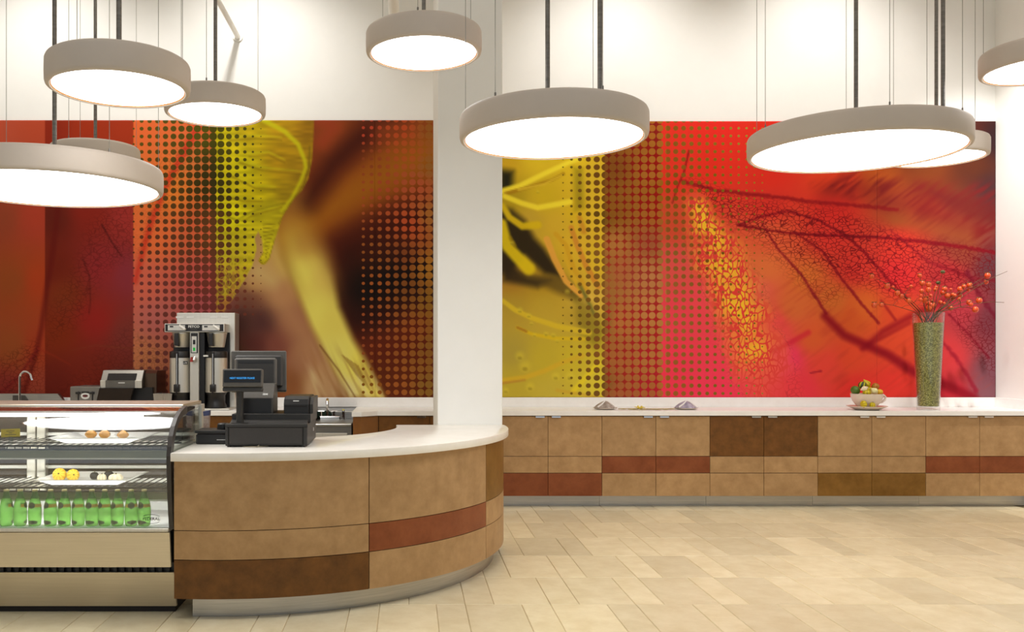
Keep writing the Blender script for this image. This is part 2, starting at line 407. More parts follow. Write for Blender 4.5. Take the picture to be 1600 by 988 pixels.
class Paint:
    def __init__(s, px, py): s.x, s.y = px, py; s.C = np.zeros(px.shape + (3,)); s.rad = np.zeros(px.shape); s.dot = np.zeros(px.shape + (3,)); s.vein = np.zeros(px.shape); s.thick = np.full(px.shape, .06); s.net = np.zeros(px.shape + (3,)); s.u = np.zeros(px.shape); s.v = np.zeros(px.shape)
    def mix(s, c, a): s.C = s.C * (1 - a[..., None]) + np.array(c, float) * a[..., None]
    def stroke(s, pts, c, w0, w1=None, op=1, f=None, jag=0):
        d, t = seg_dist(s.x, s.y, pts); wd = w0 + ((w0 if w1 is None else w1) - w0) * t
        if jag: d = d + (noise(s.x + s.y * .8, s.y - s.x * .8, jag, 5) - .5) * w0 * .6
        f = f or 1.2
        s.mix(c, op * (1 - sst(wd / 2 - f, wd / 2 + f, d)) * (np.minimum(1, wd / 1.6)))
    def poly(s, pts, c, f=2, op=1): s.mix(c, op * polymask(s.x, s.y, pts, f))

def paint_left(px, py):
    p = Paint(px, py)
    A = idw(px, py, [(0, 200, 172, 72, 48), (60, 200, 168, 66, 40), (0, 340, 140, 62, 38), (60, 340, 164, 58, 38), (20, 440, 142, 68, 30), (60, 440, 166, 60, 26), (20, 540, 146, 72, 34), (60, 540, 160, 58, 30), (10, 610, 134, 46, 36), (60, 610, 156, 64, 44)])
    B = idw(px, py, [(75, 200, 112, 32, 16), (140, 200, 128, 40, 16), (200, 200, 132, 42, 18), (85, 340, 82, 26, 18), (140, 330, 112, 30, 22), (200, 340, 128, 40, 40), (85, 420, 92, 28, 16), (100, 460, 104, 42, 20), (160, 420, 118, 34, 40), (200, 430, 112, 40, 54), (90, 520, 108, 38, 16), (150, 500, 124, 30, 28), (200, 520, 106, 44, 42), (85, 600, 94, 30, 22), (140, 590, 104, 34, 24), (200, 600, 96, 40, 34)])
    D = idw(px, py, [(215, 195, 208, 86, 40), (300, 195, 206, 88, 44), (215, 280, 204, 90, 38), (270, 300, 212, 106, 36), (325, 260, 196, 98, 44), (240, 370, 212, 92, 44), (310, 360, 204, 84, 48), (230, 440, 196, 84, 62), (310, 440, 188, 72, 62), (250, 500, 178, 86, 76), (320, 480, 170, 72, 70), (225, 560, 190, 104, 64), (250, 610, 172, 92, 62), (320, 600, 160, 70, 60)])
    # right picture: petal on a blurred brown ground
    p.C = np.ones(px.shape + (3,)) * np.array((96, 36, 14.))
    p.poly([(490, 170), (700, 170), (700, 300), (600, 320), (500, 350), (450, 360)], (138, 64, 20), 40)
    p.stroke([(440, 372), (500, 338), (560, 298), (630, 258), (700, 222)], (156, 92, 18), 52, 60, .95, 30)
    p.stroke([(480, 315), (520, 258), (560, 220), (615, 176)], (58, 16, 6), 34, 46, .85, 24)
    p.stroke([(494, 176), (520, 200), (505, 222)], (146, 56, 26), 34, 20, .9, 16)
    p.stroke([(600, 205), (690, 192)], (150, 70, 30), 30, 40, .7, 22)
    p.stroke([(545, 395), (580, 372), (640, 345), (700, 330)], (58, 18, 8), 50, 44, .85, 34)
    p.stroke([(575, 455), (620, 436), (700, 428)], (18, 10, 7), 90, 70, .98, 44)
    p.stroke([(560, 500), (600, 490)], (40, 14, 8), 40, 40, .8, 36)
    p.stroke([(600, 555), (650, 530), (700, 510)], (92, 32, 12), 50, 50, .9, 36)
    p.stroke([(610, 600), (700, 600)], (92, 38, 12), 50, 50, .8, 34)
    E = p.C.copy()
    G = idw(px, py, [(400, 440, 184, 140, 80), (430, 420, 196, 158, 84), (395, 470, 112, 66, 50), (380, 500, 78, 46, 40), (410, 500, 84, 48, 44), (375, 560, 92, 56, 40), (440, 460, 176, 122, 78), (460, 500, 150, 92, 66), (430, 540, 128, 70, 56), (400, 540, 94, 46, 40), (470, 560, 158, 106, 74), (450, 600, 138, 84, 46), (500, 600, 196, 158, 110), (420, 610, 120, 66, 36), (370, 610, 104, 60, 40), (350, 470, 130, 70, 60)], 3.6)
    beam_l = [(425, 340), (440, 400), (462, 450), (486, 510), (512, 560), (545, 621)]
    beam_r = [(478, 330), (506, 390), (520, 430), (530, 480), (552, 530), (575, 570), (602, 625)]
    left_of_beam = polymask(px, py, [(330, 330)] + beam_l + [(330, 640)], 10)
    p.C = p.C * (1 - left_of_beam[..., None]) + G * left_of_beam[..., None]
    p.stroke([(400, 418), (440, 470), (478, 530), (510, 590), (520, 625)], (186, 138, 92), 42, 34, .6, 26)
    p.stroke([(404, 425), (425, 440)], (206, 178, 110), 26, 20, .6, 16)
    bf = polymask(px, py, [(400, 300)] + beam_l + beam_r[::-1] + [(470, 290)], 9)
    bs = polymask(px, py, [(400, 300)] + beam_l + beam_r[::-1] + [(470, 290)], 24)
    ky = sst(380, 500, py); beam = (bf * ky + bs * (1 - ky)) * (.35 + .65 * sst(330, 410, py))
    bc = idw(px, py, [(450, 370, 186, 160, 66), (480, 380, 178, 140, 60), (470, 430, 206, 192, 84), (510, 430, 196, 170, 80), (490, 490, 208, 196, 88), (520, 500, 202, 186, 82), (530, 560, 206, 196, 96), (560, 570, 212, 198, 80), (540, 615, 212, 198, 130), (585, 615, 214, 198, 92)])
    bc = np.clip(bc * 1.1, 0, 250)
    p.C = p.C * (1 - beam[..., None]) + bc * beam[..., None]
    fur = noise(px * 1.0 - py * .45, py * .12, 5, 3); low = sst(520, 600, py) * polymask(px, py, [(480, 500), (560, 540), (610, 630), (480, 630)], 14)
    p.mix((150, 100, 50), np.clip((fur - .55) * 2.2, 0, 1) * low * .7)
    p.mix((224, 206, 150), np.clip((.4 - fur) * 2.2, 0, 1) * low * .6)
    p.stroke([(500, 540), (530, 580), (556, 622)], (120, 78, 40), 3, 2, .7)
    for k in range(9): p.stroke([(535 + k * 3, 555 + k * 2), (556 + k * 3, 585 + k * 3.5)], (128, 86, 34), 1.5, 1, .6)
    # petal
    petal = [(330, 180), (491, 180), (490, 215), (488, 250), (482, 280), (472, 298), (460, 311), (442, 338), (430, 374), (421, 405), (415, 413), (409, 414), (404, 408), (411, 395), (410, 376), (404, 362), (398, 372), (401, 388), (395, 414), (385, 432), (363, 468), (350, 488), (330, 492)]
    pm = polymask(px, py, petal, 1.3)
    pc = idw(px, py, [(345, 200, 172, 160, 10), (400, 205, 160, 138, 10), (440, 200, 152, 118, 12), (480, 200, 128, 92, 10), (380, 260, 168, 158, 4), (440, 250, 140, 108, 10), (470, 270, 128, 98, 14), (400, 300, 164, 148, 4), (450, 300, 130, 106, 12), (370, 340, 176, 168, 6), (420, 330, 152, 140, 14), (415, 380, 170, 160, 20), (360, 390, 164, 148, 26), (385, 400, 168, 152, 20), (360, 440, 150, 112, 40), (345, 470, 152, 100, 44)])
    tex = noise(px * .5 + py * .1, py * 2.4, 9, 8) - .5; pc = np.clip(pc * (1.17 + .3 * tex[..., None]), 0, 255)
    p.C = p.C * (1 - pm[..., None]) + pc * pm[..., None]
    keep = p.C.copy()
    p.stroke([(408, 186), (445, 206), (466, 226), (476, 250), (478, 262), (470, 284), (456, 310), (440, 330)], (196, 190, 14), 8, 4, .85, 3)
    p.stroke([(484, 230), (483, 262), (474, 292), (456, 316), (436, 350)], (112, 92, 8), 3, 2, .6)
    for a in ([(360, 215), (400, 212), (440, 215)], [(375, 250), (410, 262), (470, 268)], [(360, 270), (400, 290), (430, 292)], [(345, 300), (380, 310), (410, 310)], [(390, 240), (420, 238), (445, 250)], [(380, 340), (400, 330), (440, 320)]):
        p.stroke(a, (190, 182, 20), 4, 2, .6, 2); p.stroke([(x, y + 5) for x, y in a], (118, 96, 8), 3, 2, .5, 2)
    p.stroke([(336, 330), (370, 345), (392, 332), (420, 324), (445, 318)], (104, 92, 8), 3, 2, .5, 2)
    p.stroke([(404, 362), (398, 374), (401, 388), (395, 414), (385, 432), (363, 468)], (196, 184, 40), 3, 2, .9, 1)
    p.stroke([(430, 374), (421, 405), (412, 413), (404, 408), (411, 395)], (140, 116, 14), 2.4, 2, .9, .8)
    for k in range(10): p.stroke([(411 + k * .6, 352 + k * 5.6), (431 - k * 1.6, 350 + k * 5.6)], (116, 98, 8), 1.8, 1.4, .7, .8)
    p.C = keep * (1 - pm[..., None]) + p.C * pm[..., None]
    z1, z2, z3 = px < 70.5, (px >= 70.5) & (px < 208.5), (px >= 208.5) & (px < 337)
    for z, c in ((z1, A * 1.04), (z2, B * np.array((1.2, 1.15, 1.0))), (z3, np.clip(D * np.array((1.06, 1.16, 1.2)), 0, 255))): p.C = np.where(z[..., None], c, p.C)
    # main stem of the left leaf, hair strokes
    p.stroke([(92, 320), (84, 390), (74, 450), (66, 510), (58, 550), (46, 590), (34, 625)], (96, 18, 12), 9, 7, .62, 4)
    p.stroke([(60, 545), (30, 590), (0, 615)], (120, 22, 26), 5, 3, .6, 3)
    p.stroke([(56, 552), (20, 568), (-10, 600)], (128, 40, 20), 3, 2, .5, 2)
    p.stroke([(60, 545), (85, 556), (110, 570)], (156, 48, 26), 3, 1.5, .5, 2)
    p.stroke([(315, 190), (290, 235), (262, 285), (236, 350), (222, 400), (212, 440)], (198, 44, 26), 12, 7, .75, 5)
    p.stroke([(160, 352), (176, 380), (190, 400)], (66, 16, 14), 3, 2, .6, 1.5)
    p.stroke([(130, 405), (140, 430), (142, 470), (140, 490)], (84, 22, 16), 2.4, 2, .6, 1.2)
    p.stroke([(208, 545), (150, 540), (110, 548)], (132, 62, 36), 3, 1, .5, 2)
    vm = polymask(px, py, [(140, 350), (208, 290), (208, 400), (160, 430), (130, 500), (75, 540), (78, 490), (110, 430)], 14) * .42
    vm = np.maximum(vm, polymask(px, py, [(208, 500), (215, 560), (200, 621), (75, 621), (130, 575), (170, 530)], 14) * .3)
    vm = np.maximum(vm, polymask(px, py, [(0, 560), (58, 530), (70, 560), (70, 621), (0, 621)], 10) * .5)
    vm = np.maximum(vm, polymask(px, py, [(212, 520), (262, 545), (262, 621), (212, 621)], 10) * .35)
    vm = np.maximum(vm, polymask(px, py, [(240, 260), (300, 210), (320, 240), (260, 330), (215, 400)], 14) * .35)
    vm = np.maximum(vm, polymask(px, py, [(338, 400), (395, 395), (380, 440), (340, 480)], 4) * .75)
    p.vein = vm; p.net = np.clip(p.C * .55 - 6, 0, 255); p.net[(px > 337)] = np.array((196, 178, 36))
    p.thick = np.where(px > 337, .09, .06)
    # halftone dots: columns grow to x=337, shrink to x=412; second field from x=565
    k1 = sst(200, 340, px) * .0 + np.clip((px - 200) / 137, 0, 1)
    r1 = np.where(px < 337, np.where(px < 215, 1.6, 3.0 + (px - 221) * .0295), np.clip(5.9 - (px - 339) * .072, 0, 9)); r1 = np.where((px < 203) | (px > 418), 0, r1)
    r1 = r1 * np.where((px > 337) & (py > 495), 0, 1)
    r2 = np.where(px > 560, 2.4 + (px - 568) * .0345, 0)
    p.rad = np.maximum(r1 / 12.24, r2 / 12.5)
    two = px > 480
    p.u = np.where(two, (px - 567.7) / 12.78, (px - 209.3) / 12.42) + .5
    p.v = np.where(two, (py - 200.1) / 12.15, (py - 201.7) / 12.08) + .5
    d1 = idw(px, py, [(215, 200, 86, 74, 14), (335, 200, 78, 76, 8), (400, 200, 72, 68, 8), (230, 290, 80, 58, 14), (335, 290, 54, 48, 8), (400, 290, 62, 58, 10), (230, 380, 92, 50, 30), (330, 360, 96, 58, 26), (390, 370, 66, 52, 14), (230, 450, 112, 52, 48), (330, 440, 112, 52, 38), (360, 440, 112, 56, 40), (230, 560, 122, 62, 54), (330, 480, 114, 50, 44), (300, 600, 116, 56, 46)])
    d2 = idw(px, py, [(570, 205, 178, 62, 38), (630, 205, 184, 72, 32), (672, 205, 148, 92, 34), (575, 250, 130, 60, 24), (640, 240, 176, 82, 28), (672, 260, 146, 98, 40), (600, 300, 168, 70, 36), (650, 290, 176, 80, 46), (640, 350, 190, 78, 40), (672, 340, 162, 104, 44), (580, 400, 148, 84, 34), (630, 400, 128, 66, 30), (672, 420, 168, 112, 36), (580, 450, 164, 86, 36), (640, 450, 122, 70, 28), (672, 470, 138, 96, 30), (580, 520, 150, 70, 36), (640, 520, 150, 80, 32), (672, 540, 132, 88, 32), (570, 600, 132, 82, 20), (620, 600, 158, 86, 34), (672, 610, 134, 96, 36)])
    p.dot = np.where(two[..., None], d2, d1)
    return p

def paint_right(px, py):
    p = Paint(px, py)
    Y = idw(px, py, [(790, 250, 206, 164, 30), (840, 250, 222, 188, 34), (900, 250, 226, 190, 30), (935, 270, 214, 176, 40), (800, 310, 176, 148, 26), (850, 310, 206, 174, 28), (900, 330, 216, 178, 30), (935, 340, 226, 186, 46), (830, 345, 196, 160, 48), (870, 350, 212, 172, 44), (930, 400, 222, 184, 40), (900, 380, 222, 178, 42), (850, 440, 176, 138, 30), (800, 440, 170, 124, 36), (920, 470, 218, 178, 64), (800, 480, 172, 142, 40), (850, 480, 184, 152, 40), (900, 500, 176, 144, 36), (935, 530, 184, 158, 30), (800, 550, 164, 142, 46), (850, 560, 182, 158, 34), (900, 560, 190, 166, 30), (800, 605, 176, 152, 36), (860, 610, 184, 160, 44), (930, 600, 206, 184, 42)])
    B = idw(px, py, [(950, 195, 118, 42, 14), (1025, 195, 138, 26, 18), (950, 260, 116, 34, 12), (1020, 260, 146, 18, 10), (955, 340, 128, 34, 12), (1020, 320, 150, 20, 12), (960, 400, 166, 50, 34), (1015, 400, 160, 44, 36), (990, 440, 158, 60, 46), (950, 440, 170, 90, 50), (960, 500, 172, 44, 38), (1020, 500, 172, 34, 36), (960, 560, 158, 40, 32), (1020, 560, 176, 32, 40), (955, 615, 150, 48, 26), (1020, 615, 180, 30, 44)])
    Rr = idw(px, py, [(1040, 200, 226, 48, 34), (1120, 200, 228, 42, 32), (1200, 200, 222, 44, 28), (1050, 270, 222, 50, 32), (1120, 250, 224, 44, 28), (1200, 270, 216, 44, 28), (1300, 280, 222, 64, 30), (1380, 270, 186, 84, 28), (1450, 260, 162, 74, 28), (1450, 220, 150, 64, 28), (1520, 250, 118, 54, 30), (1520, 210, 104, 44, 36), (1550, 220, 66, 38, 42), (1550, 300, 88, 50, 52), (1050, 340, 206, 74, 44), (1050, 420, 222, 80, 74), (1050, 500, 236, 66, 82), (1050, 560, 240, 58, 82), (1050, 612, 240, 56, 82), (1110, 470, 238, 70, 82), (1130, 560, 240, 62, 84), (1110, 610, 240, 58, 88),
        (1200, 320, 208, 48, 36), (1300, 330, 206, 42, 34), (1400, 330, 146, 62, 30), (1500, 330, 128, 58, 34), (1450, 310, 132, 46, 26), (1200, 370, 222, 92, 54), (1300, 370, 214, 52, 42), (1400, 380, 204, 50, 38), (1500, 390, 132, 56, 40), (1200, 420, 222, 112, 58), (1260, 440, 214, 110, 46), (1330, 420, 206, 50, 42), (1400, 430, 206, 42, 44), (1480, 430, 168, 42, 44), (1550, 420, 92, 50, 56), (1180, 450, 226, 92, 78), (1240, 480, 212, 104, 52), (1300, 470, 206, 106, 44), (1350, 480, 210, 98, 40), (1400, 490, 210, 72, 40), (1500, 480, 172, 52, 62), (1550, 500, 112, 52, 62), (1210, 510, 232, 72, 74), (1270, 530, 216, 92, 46), (1330, 500, 206, 86, 38), (1330, 560, 222, 74, 44), (1400, 540, 214, 72, 42), (1480, 560, 204, 58, 62), (1550, 580, 124, 74, 84), (1230, 560, 234, 56, 96), (1290, 570, 228, 70, 56), (1250, 605, 230, 58, 70), (1340, 610, 226, 52, 46), (1400, 600, 222, 56, 46), (1480, 615, 186, 40, 52), (1550, 615, 128, 80, 88)], 3.6)
    p.C = np.clip(Y * np.array((1.03, 1.04, 1.1)) + (sst(430, 520, py) * 12)[..., None], 0, 250)
    # dark shadows of the flower
    p.poly([(780, 265), (802, 268), (800, 296), (780, 300)], (30, 30, 14), 9, .95)
    p.poly([(780, 322), (800, 328), (820, 345), (835, 372), (850, 388), (865, 410), (880, 435), (850, 428), (820, 400), (795, 432), (780, 425)], (44, 34, 18), 8, .95)
    p.poly([(786, 395), (800, 415), (825, 432), (860, 438), (840, 450), (786, 440)], (52, 40, 22), 8, .9)
    p.poly([(812, 430), (880, 432), (915, 462), (900, 470), (870, 458)], (84, 66, 26), 8, .7)
    p.poly([(895, 460), (925, 475), (945, 520), (930, 545), (905, 520)], (128, 112, 30), 10, .6)
    p.poly([(896, 262), (910, 264), (912, 325), (898, 330)], (150, 132, 20), 7, .7)
    y1, y2, o1 = (252, 230, 56), (220, 176, 24), (234, 170, 66)
    p.stroke([(785, 299), (812, 291), (850, 272), (885, 256), (905, 248)], y1, 9, 7, .95, 2.5)
    p.stroke([(790, 303), (830, 292), (862, 282), (880, 272)], (176, 130, 18), 6, 5, .85, 1.5)
    p.stroke([(810, 297), (850, 288), (878, 274)], (226, 194, 50), 4, 3, .8, 1.5)
    p.stroke([(788, 307), (815, 318), (840, 325), (890, 316)], y1, 8, 9, .9, 2.5)
    p.stroke([(785, 322), (796, 340), (816, 354), (840, 352)], (222, 190, 22), 9, 12, .95, 3)
    p.stroke([(784, 350), (792, 385), (808, 402), (826, 420)], (228, 200, 22), 15, 20, .95, 4)
    p.stroke([(797, 372), (804, 384)], (170, 140, 14), 6, 6, .6, 2)
    p.stroke([(854, 374), (866, 405), (884, 440), (908, 462)], o1, 10, 8, .95, 1.6)
    p.stroke([(868, 366), (884, 384), (896, 420), (918, 455)], (216, 164, 36), 7, 8, .8, 2)
    p.stroke([(892, 356), (902, 385), (915, 415), (934, 448)], (216, 146, 48), 8, 9, .95, 1.6)
    p.stroke([(905, 340), (912, 362)], (206, 136, 40), 7, 9, .7, 3)
    p.stroke([(882, 400), (894, 430), (906, 455)], (222, 176, 40), 5, 6, .8, 1.5)
    p.stroke([(905, 445), (918, 470), (928, 492)], (112, 110, 44), 6, 4, .8, 2.5)
    p.stroke([(925, 450), (940, 485)], (220, 180, 60), 10, 8, .7, 4)
    p.stroke([(785, 470), (805, 485), (830, 497), (870, 510), (920, 520)], (222, 192, 44), 7, 9, .9, 2)
    p.stroke([(808, 512), (830, 522), (866, 529), (912, 530)], (220, 188, 30), 5, 6, .95, 1.6)
    p.stroke([(808, 512), (822, 518)], (170, 116, 40), 4, 4, .8, 1.2)
    p.stroke([(785, 595), (820, 590), (850, 580), (880, 566), (910, 556)], (214, 176, 44), 8, 7, .95, 2)
    p.stroke([(785, 599), (820, 594)], (186, 130, 50), 4, 3, .7, 1.5)
    p.stroke([(895, 612), (915, 590), (935, 568)], (232, 208, 40), 8, 8, .9, 2)
    p.stroke([(870, 610), (905, 616), (940, 622)], (206, 166, 50), 5, 5, .8, 2)
    rg = random.Random(4)
    for (x, y, r) in [(812, 485, 6), (826, 493, 5), (830, 506, 4), (853, 522, 5), (864, 524, 5), (870, 533, 4), (835, 524, 4), (820, 572, 12), (828, 604, 9), (868, 588, 8), (890, 588, 9), (886, 456, 5), (812, 556, 9), (840, 300, 3), (790, 610, 6), (800, 380, 5)]:
        p.stroke([(x, y), (x + .1, y)], (226, 206, 60), r * 1.3, None, .55, r * .55); p.stroke([(x - 1, y + r * .4), (x + 1, y + r * .4)], (112, 92, 20), r * .5, None, .35, 1.4)
    z2, z3 = (px >= 945) & (px < 1032.5), px >= 1032.5
    for z, c in ((z2, B), (z3, Rr)): p.C = np.where(z[..., None], c, p.C)
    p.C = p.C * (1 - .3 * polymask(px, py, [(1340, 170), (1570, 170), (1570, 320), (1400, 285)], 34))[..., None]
    # brushed fibres at the upper right and over the leaf
    q = .7 * noise(.6 * px + .8 * py, (.8 * px - .6 * py) * .14, 3.6, 12) + .3 * noise(px, py, 30, 13); fib = polymask(px, py, [(1270, 290), (1340, 270), (1440, 285), (1560, 290), (1560, 400), (1480, 385), (1400, 330)], 14)
    p.mix((112, 22, 24), np.clip((q - .42) * 2.6, 0, 1) * fib * .85)
    p.stroke([(1290, 300), (1350, 296), (1400, 318), (1450, 330), (1500, 352)], (116, 22, 24), 26, 30, .45, 22)
    p.stroke([(1400, 345), (1450, 355), (1510, 372)], (140, 76, 32), 22, 26, .5, 18)
    p.poly([(1455, 300), (1520, 305), (1560, 318), (1560, 352), (1520, 345), (1475, 322)], (100, 26, 26), 12, .75)
    fi2 = polymask(px, py, [(1230, 420), (1400, 480), (1480, 540), (1555, 600), (1555, 621), (1300, 621), (1200, 480)], 20)
    p.mix((176, 52, 36), np.clip((q - .5) * 1.8, 0, 1) * fi2 * .45)
    dk = (132, 12, 28)
    p.stroke([(1288, 494), (1318, 524), (1347, 537), (1387, 555), (1426, 581), (1471, 600), (1520, 622)], dk, 12, 15, .85, 6)
    p.stroke([(1347, 545), (1379, 518), (1416, 498), (1460, 476), (1500, 462)], dk, 8, 11, .7, 5)
    p.stroke([(1355, 540), (1400, 516), (1420, 505)], dk, 5, 6, .5, 3)
    p.stroke([(1152, 352), (1200, 360), (1246, 366), (1310, 369), (1380, 372), (1440, 378), (1500, 386), (1560, 396)], (122, 8, 22), 4, 6, .85, 1.4, 4)
    p.stroke([(1066, 284), (1120, 298), (1170, 304), (1220, 309), (1270, 316), (1330, 321), (1400, 328)], (128, 12, 20), 5, 6, .7, 2, 5)
    p.stroke([(1076, 236), (1068, 270), (1058, 292), (1050, 318)], (112, 14, 12), 3, 2, .8, 1.2)
    p.stroke([(1152, 352), (1185, 340), (1230, 330), (1280, 345), (1320, 368), (1350, 395), (1390, 440), (1420, 470)], (124, 10, 24), 4, 4, .75, 1.3, 4)
    p.stroke([(1190, 350), (1215, 390), (1250, 428), (1272, 462), (1290, 490)], (130, 18, 30), 3, 5, .75, 1.4, 4)
    p.stroke([(1240, 362), (1285, 394), (1310, 430), (1345, 475), (1372, 505)], (130, 14, 28), 3, 5, .75, 1.3, 4)
    p.stroke([(1376, 470), (1398, 500)], (130, 14, 28), 4, 4, .6, 2)
    p.stroke([(1390, 360), (1450, 410), (1520, 435), (1560, 440)], (124, 16, 30), 3, 7, .6, 2, 5)
    p.stroke([(1510, 425), (1530, 462), (1556, 500)], (104, 16, 36), 7, 6, .75, 2.5, 5)
    p.stroke([(1474, 537), (1495, 563), (1512, 590), (1524, 612)], (140, 20, 40), 5, 6, .7, 2.5, 5)
    p.stroke([(1480, 490), (1510, 520), (1545, 560)], (120, 16, 34), 3, 4, .7, 1.6, 4)
    p.stroke([(1140, 568), (1172, 566), (1200, 552), (1235, 535), (1262, 520)], (204, 26, 56), 5, 9, .6, 3)
    p.stroke([(1073, 371), (1110, 366), (1145, 362)], (204, 40, 48), 5, 4, .8, 1.5)
    p.stroke([(1265, 583), (1282, 580)], (150, 20, 40), 2, 3, .8, 1)
    # glowing yellow cells along the leaf edge
    yc = [(1085, 300), (1098, 345), (1112, 385), (1128, 420), (1145, 460), (1160, 500), (1178, 545), (1196, 585), (1205, 615)]
    d, t = seg_dist(px, py, yc); wv = 18 + 28 * sst(0, .35, t) + 14 * (noise(px, py, 26, 30) - .5)
    glow = (1 - sst(.15, 1.25, d / wv)) * np.where(px < 1056, 0, 1)
    glow = glow * (1 - .6 * sst(.8, 1, t)) * np.clip(.35 + 1.0 * noise(px, py, 22, 21), 0, 1) * sst(292, 330, py)
    yv = np.array((240, 186, 44)) * (1 - sst(.7, 1, t))[..., None] + np.array((238, 116, 62)) * sst(.7, 1, t)[..., None]
    a = np.clip(glow, 0, 1)[..., None]; p.C = p.C * (1 - a) + yv * a
    vm = polymask(px, py, [(1080, 280), (1160, 310), (1300, 325), (1420, 370), (1560, 395), (1560, 470), (1440, 445), (1400, 470), (1330, 440), (1260, 420), (1150, 355), (1100, 320)], 16) * .85
    vm = np.maximum(vm, polymask(px, py, [(1180, 365), (1260, 420), (1330, 450), (1290, 480), (1200, 400)], 16) * .55)
    vm = np.maximum(vm, polymask(px, py, [(1480, 480), (1555, 500), (1560, 600), (1500, 530)], 12) * .75)
    vm = np.maximum(vm, np.clip(glow * 2.2, 0, 1)); p.vein = vm
    p.net = np.where((glow > .12)[..., None], np.array((224, 62, 56.)), np.array((104, 10, 20.)))
    p.thick = np.where(glow > .1, .095, .066)
    # halftone field
    r = np.where(px < 951, np.clip(1.1 + (px - 879) * .066, 0, 7), np.where(px < 1036, 6.0 - (px - 951) * .010, np.clip(4.3 - (px - 1036) * .0205, 0, 7)))
    r = np.where((px < 872) | (px > 1196), 0, r); p.rad = r / 12.25
    p.u = np.where(px < 945, (px - 944.8) / 13.1, (px - 944.8) / 12.28) + .5; p.v = (py - 249.6) / 12.18 + .5
    p.dot = idw(px, py, [(880, 260, 110, 92, 20), (930, 260, 110, 70, 20), (880, 340, 104, 88, 16), (935, 340, 100, 72, 14), (890, 420, 120, 92, 20), (935, 420, 132, 96, 34), (890, 500, 100, 84, 24), (935, 500, 116, 84, 30), (890, 600, 118, 90, 24), (935, 600, 112, 78, 28),
        (960, 200, 134, 74, 22), (1020, 200, 146, 82, 26), (960, 260, 112, 62, 14), (1020, 270, 146, 84, 26), (960, 330, 126, 74, 18), (1020, 330, 146, 82, 26), (960, 380, 160, 100, 44), (1015, 380, 140, 72, 38), (970, 420, 156, 86, 44), (1015, 430, 166, 104, 56), (970, 500, 162, 94, 42), (1020, 480, 170, 106, 54), (970, 560, 150, 84, 38), (1020, 560, 158, 96, 44), (970, 615, 146, 78, 38), (1020, 615, 148, 80, 36),
        (1045, 200, 136, 86, 18), (1100, 200, 138, 100, 20), (1180, 200, 150, 152, 50), (1045, 300, 120, 78, 8), (1110, 280, 126, 92, 10), (1180, 280, 140, 120, 20), (1045, 400, 140, 98, 40), (1110, 400, 112, 74, 16), (1180, 400, 120, 100, 20), (1045, 500, 160, 106, 46), (1110, 500, 132, 96, 30), (1180, 500, 92, 90, 20), (1045, 600, 160, 96, 36), (1110, 600, 124, 96, 24), (1180, 600, 110, 140, 40)])
    p.dot = np.clip(p.dot * np.where(((px > 945) & (px < 1040))[..., None], np.array((1.16, 1.22, 1.35)), 1.0), 0, 255)
    return p

